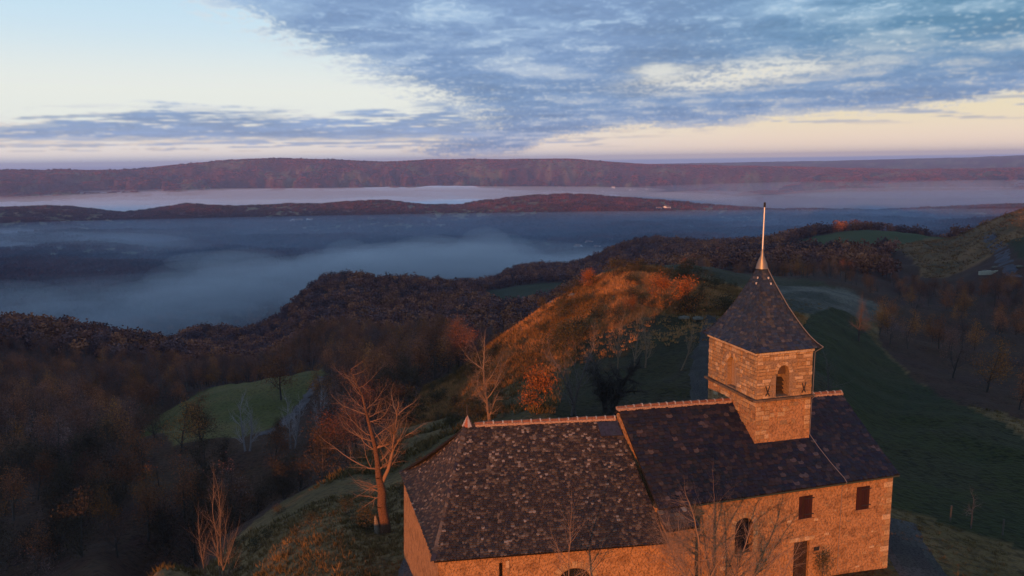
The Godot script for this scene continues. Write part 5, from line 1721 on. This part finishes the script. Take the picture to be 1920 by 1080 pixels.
func drift(at: Vector3, spread: Vector3, many: int, size_: Vector3, density: float, c: Color, seed_: int) -> void:
	rng.seed = 9000 + seed_
	for k in many:
		var o := Vector3(rf(-0.5, 0.5) * spread.x, rf(-0.5, 0.5) * spread.y, rf(-0.5, 0.5) * spread.z)
		mist(at + o * (1.0 + 0.35 * rng.randfn()), size_ * Vector3(rf(0.6, 1.6), rf(0.7, 2.2), rf(0.6, 1.6)), density * rf(0.3, 0.9), c, rf(-0.6, 0.6))
	mist(at + Vector3(0, -6, 0), Vector3(spread.x * 1.9, 64, spread.z * 2.6), density * 0.16, c, 0.15)

func make_house_mesh() -> Array:
	var w := MB.new()
	w.col = Color(0.80, 0.76, 0.70)
	w.abox(Vector3(-5, -3, -3.5), Vector3(5, 4.5, 3.5))
	for s in [-1.0, 1.0]:
		w.tri(Vector3(5 * s, 4.5, 3.5 * s), Vector3(5 * s, 4.5, -3.5 * s), Vector3(5 * s, 7.2, 0))
	var r := MB.new()
	r.col = Color(0.26, 0.13, 0.09)
	for s in [-1.0, 1.0]:
		var a := Vector3(-5.4 * s, 4.3, 3.9 * s)
		var b := Vector3(5.4 * s, 4.3, 3.9 * s)
		r.quad(a, b, Vector3(5.4 * s, 7.3, 0), Vector3(-5.4 * s, 7.3, 0))
	return [w.mesh(), r.mesh()]

func make_village() -> void:
	var hm := make_house_mesh()
	var spots := [[386, -5610], [453, -5504], [513, -5556], [580, -5668], [621, -5523], [638, -5445], [686, -5451], [725, -5613], [767, -5508], [846, -5541], [844, -5404], [901, -5537], [884, -5319], [724, -5328], [787, -5264], [560, -5400], [820, -5450], [670, -5560], [930, -5420], [700, -5380],
		[-966, -5611], [-939, -5634], [-985, -5590], [-1918, -5000], [-1860, -5025], [-1759, -5123], [-1800, -5080], [-634, -6050], [-515, -6088], [-560, -6070], [-648, -2354], [-626, -2340], [-604, -2370], [-640, -2325], [-252, -1359], [-240, -1350], [-194, -1378], [152, -1532], [128, -1500], [162, -1477], [511, -2598], [480, -2570]]
	rng.seed = 808
	var first: Node3D
	for k in spots.size():
		var s: Array = spots[k]
		var where := "on the far valley side" if k < 20 else ("on the high ridge beyond the mist" if k < 30 else "on the valley floor")
		var grp := "houses of the village " + where if k < 20 else "farm houses " + where
		var sc := rf(1.0, 1.8)
		var t := Transform3D(Basis(Vector3.UP, rf(0, PI)).scaled(Vector3(sc * rf(0.9, 1.6), sc, sc)), on_ground(s[0], s[1], 0.5))
		var label := "tiny pale house " + where
		if first == null:
			first = thing("village_house", label, "house", Vector3.ZERO, 0, grp)
			first.set_meta("stem", "village_house")
			put("wall", hm[0], M.house, first)
			put("roof", hm[1], M.house, first)
			first.transform = t
		else:
			dup(first, t, label, grp)

func make_small_things() -> void:
	# low pale wall and boulders at the roadside viewpoint on the right
	var wl := MB.new()
	wl.col = Color(0.5, 0.44, 0.33)
	for k in 7:
		wl.abox(Vector3(k * 1.5 - 5.2, -0.4, -0.3), Vector3(k * 1.5 - 3.75, 0.9 + 0.1 * (k % 3), 0.3))
	tag(put("roadside_wall", wl.mesh(), M.stone, self, Transform3D(Basis(Vector3.UP, 0.1), on_ground(170, -276))), "low pale stone wall beside the road at the far right", "wall")
	rng.seed = 404
	var spots := [[174, -287, "pale boulder beside the road, farthest of three"], [175, -283, "pale boulder beside the road, middle one of three"], [176, -271, "flat pale boulder in front of the roadside wall"], [21.7, -97.7, "flat pale rock at the edge of the hill pasture"], [23.3, -97.2, "pale rock right of the flat rock"], [6.4, -122.5, "grey rock on the crest of the lit hill"], [9.5, -121.0, "grey rock below the crest of the lit hill"]]
	for s in spots:
		var mb := MB.new()
		var r: float = 0.9 if s[0] > 100 else 0.55
		var ring := []
		for j in 5:
			var line := []
			for i in 8:
				var a := TAU * i / 8
				var f := sin(PI * (j + 0.4) / 4.8) * r * rf(0.8, 1.2)
				line.append(Vector3(cos(a) * f * 1.5, cos(PI * (j + 0.2) / 4.4) * r * 0.55 * rf(0.9, 1.1) + 0.1, sin(a) * f))
			ring.append(line)
		mb.col = Color(0.16, 0.13, 0.10)
		for j in 4:
			for i in 8:
				mb.quad(ring[j + 1][i], ring[j][i], ring[j][(i + 1) % 8], ring[j + 1][(i + 1) % 8])
		for i in range(1, 7):
			mb.tri(ring[0][0], ring[0][i + 1], ring[0][i])
		tag(put("rock", mb.mesh(), M.stone, self, Transform3D(Basis(), on_ground(s[0], s[1]))), s[2], "rock")
	# posts by the field
	for s in [[24.8, -42.3, "short pale post beside the small sapling"], [27.0, -41.0, "short pale post, right one by the field edge"]]:
		var mb := MB.new()
		mb.col = Color(0.12, 0.10, 0.08)
		mb.tube(Vector3(0, -0.2, 0), Vector3(0.03, 0.95, 0), 0.05, 0.045, 7)
		mb.tri(Vector3(0.08, 0.95, 0), Vector3(-0.03, 0.95, 0.05), Vector3(-0.03, 0.95, -0.05))
		tag(put("field_post", mb.mesh(), M.wood, self, Transform3D(Basis(), on_ground(s[0], s[1]))), s[2], "post")
	strip("hill_path", [Vector2(24.4, -127), Vector2(26.5, -128.5), Vector2(29.3, -128), Vector2(33.1, -121), Vector2(37, -113)], 2.6, Color(0.10, 0.09, 0.10))
	strip("church_path", [Vector2(26, -101), Vector2(24.2, -95), Vector2(21.2, -84.3), Vector2(17.8, -73.2), Vector2(15.7, -64), Vector2(15, -58)], 2.0, Color(0.062, 0.052, 0.046))
	strip("farm_track", TRACKS[0], 2.2, Color(0.12, 0.10, 0.10))
	strip("hill_road", TRACKS[1], 5.0, Color(0.085, 0.08, 0.095))
	strip("forecourt_path", [Vector2(21.4, -41.5), Vector2(20.2, -39), Vector2(19.6, -36), Vector2(19.0, -32), Vector2(17, -27)], 3.0, Color(0.085, 0.072, 0.065))
	strip("gravel_patch", [Vector2(-4.6, -42.5), Vector2(-4.9, -40), Vector2(-5.0, -37), Vector2(-4.6, -33)], 2.2, Color(0.10, 0.09, 0.088))

func _ready() -> void:
	# camera: a drone 19.5 m above the churchyard, looking slightly down
	var cam := Camera3D.new()
	cam.name = "camera"
	var pitch := atan(237.98 / 1480.0)
	var roll := atan(0.014)
	var fwd := Vector3(0, -sin(pitch), -cos(pitch))
	var up0 := Vector3(0, cos(pitch), -sin(pitch))
	var right := Vector3(1, 0, 0) * cos(roll) - up0 * sin(roll)
	var up := up0 * cos(roll) + Vector3(1, 0, 0) * sin(roll)
	cam.fov = rad_to_deg(2.0 * atan(540.0 / 1480.0))
	cam.near = 0.5
	cam.far = 40000.0
	cam.transform = Transform3D(Basis(right, up, -fwd), Vector3(0, 19.5, 0))
	add_child(cam)
	# sky and air
	var env := Environment.new()
	var sky := Sky.new()
	var sm := PanoramaSkyMaterial.new()
	sm.panorama = make_sky()
	sky.sky_material = sm
	env.background_mode = Environment.BG_SKY
	env.sky = sky
	env.background_energy_multiplier = 1.1
	env.tonemap_mode = Environment.TONE_MAPPER_LINEAR
	env.tonemap_exposure = 1.0
	env.sdfgi_enabled = true
	env.ssao_enabled = true
	env.ssil_enabled = true
	env.fog_enabled = true
	env.fog_density = 0.000085
	env.fog_light_color = Color(0.46, 0.60, 1.0).linear_to_srgb()
	env.volumetric_fog_enabled = true
	env.volumetric_fog_density = 0.0
	var we := WorldEnvironment.new()
	we.name = "world"
	we.environment = env
	add_child(we)
	# sun, just risen behind the hover point and to the left
	var a := deg_to_rad(SUN_AZ)
	var e := deg_to_rad(SUN_EL)
	sun_dir = Vector3(-sin(a) * cos(e), sin(e), cos(a) * cos(e))
	var sun := DirectionalLight3D.new()
	sun.name = "sun"
	sun.light_color = Color(1.0, 0.355, 0.095).linear_to_srgb()
	sun.light_energy = 1.6
	sun.light_angular_distance = 0.5
	sun.shadow_enabled = true
	sun.transform = Transform3D(Basis.looking_at(-sun_dir, Vector3.UP), Vector3.ZERO)
	add_child(sun)

	na.seed = 2
	na.frequency = 0.03
	na.fractal_octaves = 3
	nb.seed = 4
	nb.frequency = 0.02
	nb.fractal_octaves = 4
	church_frame = Transform3D(Basis(Vector3.UP, CHURCH_TURN), CHURCH_AT)
	make_materials()
	make_terrain()
	make_mist()
	await make_church()
	make_protos()
	make_woods()
	make_single_trees()
	make_ground_cover()
	make_village()
	make_small_things()
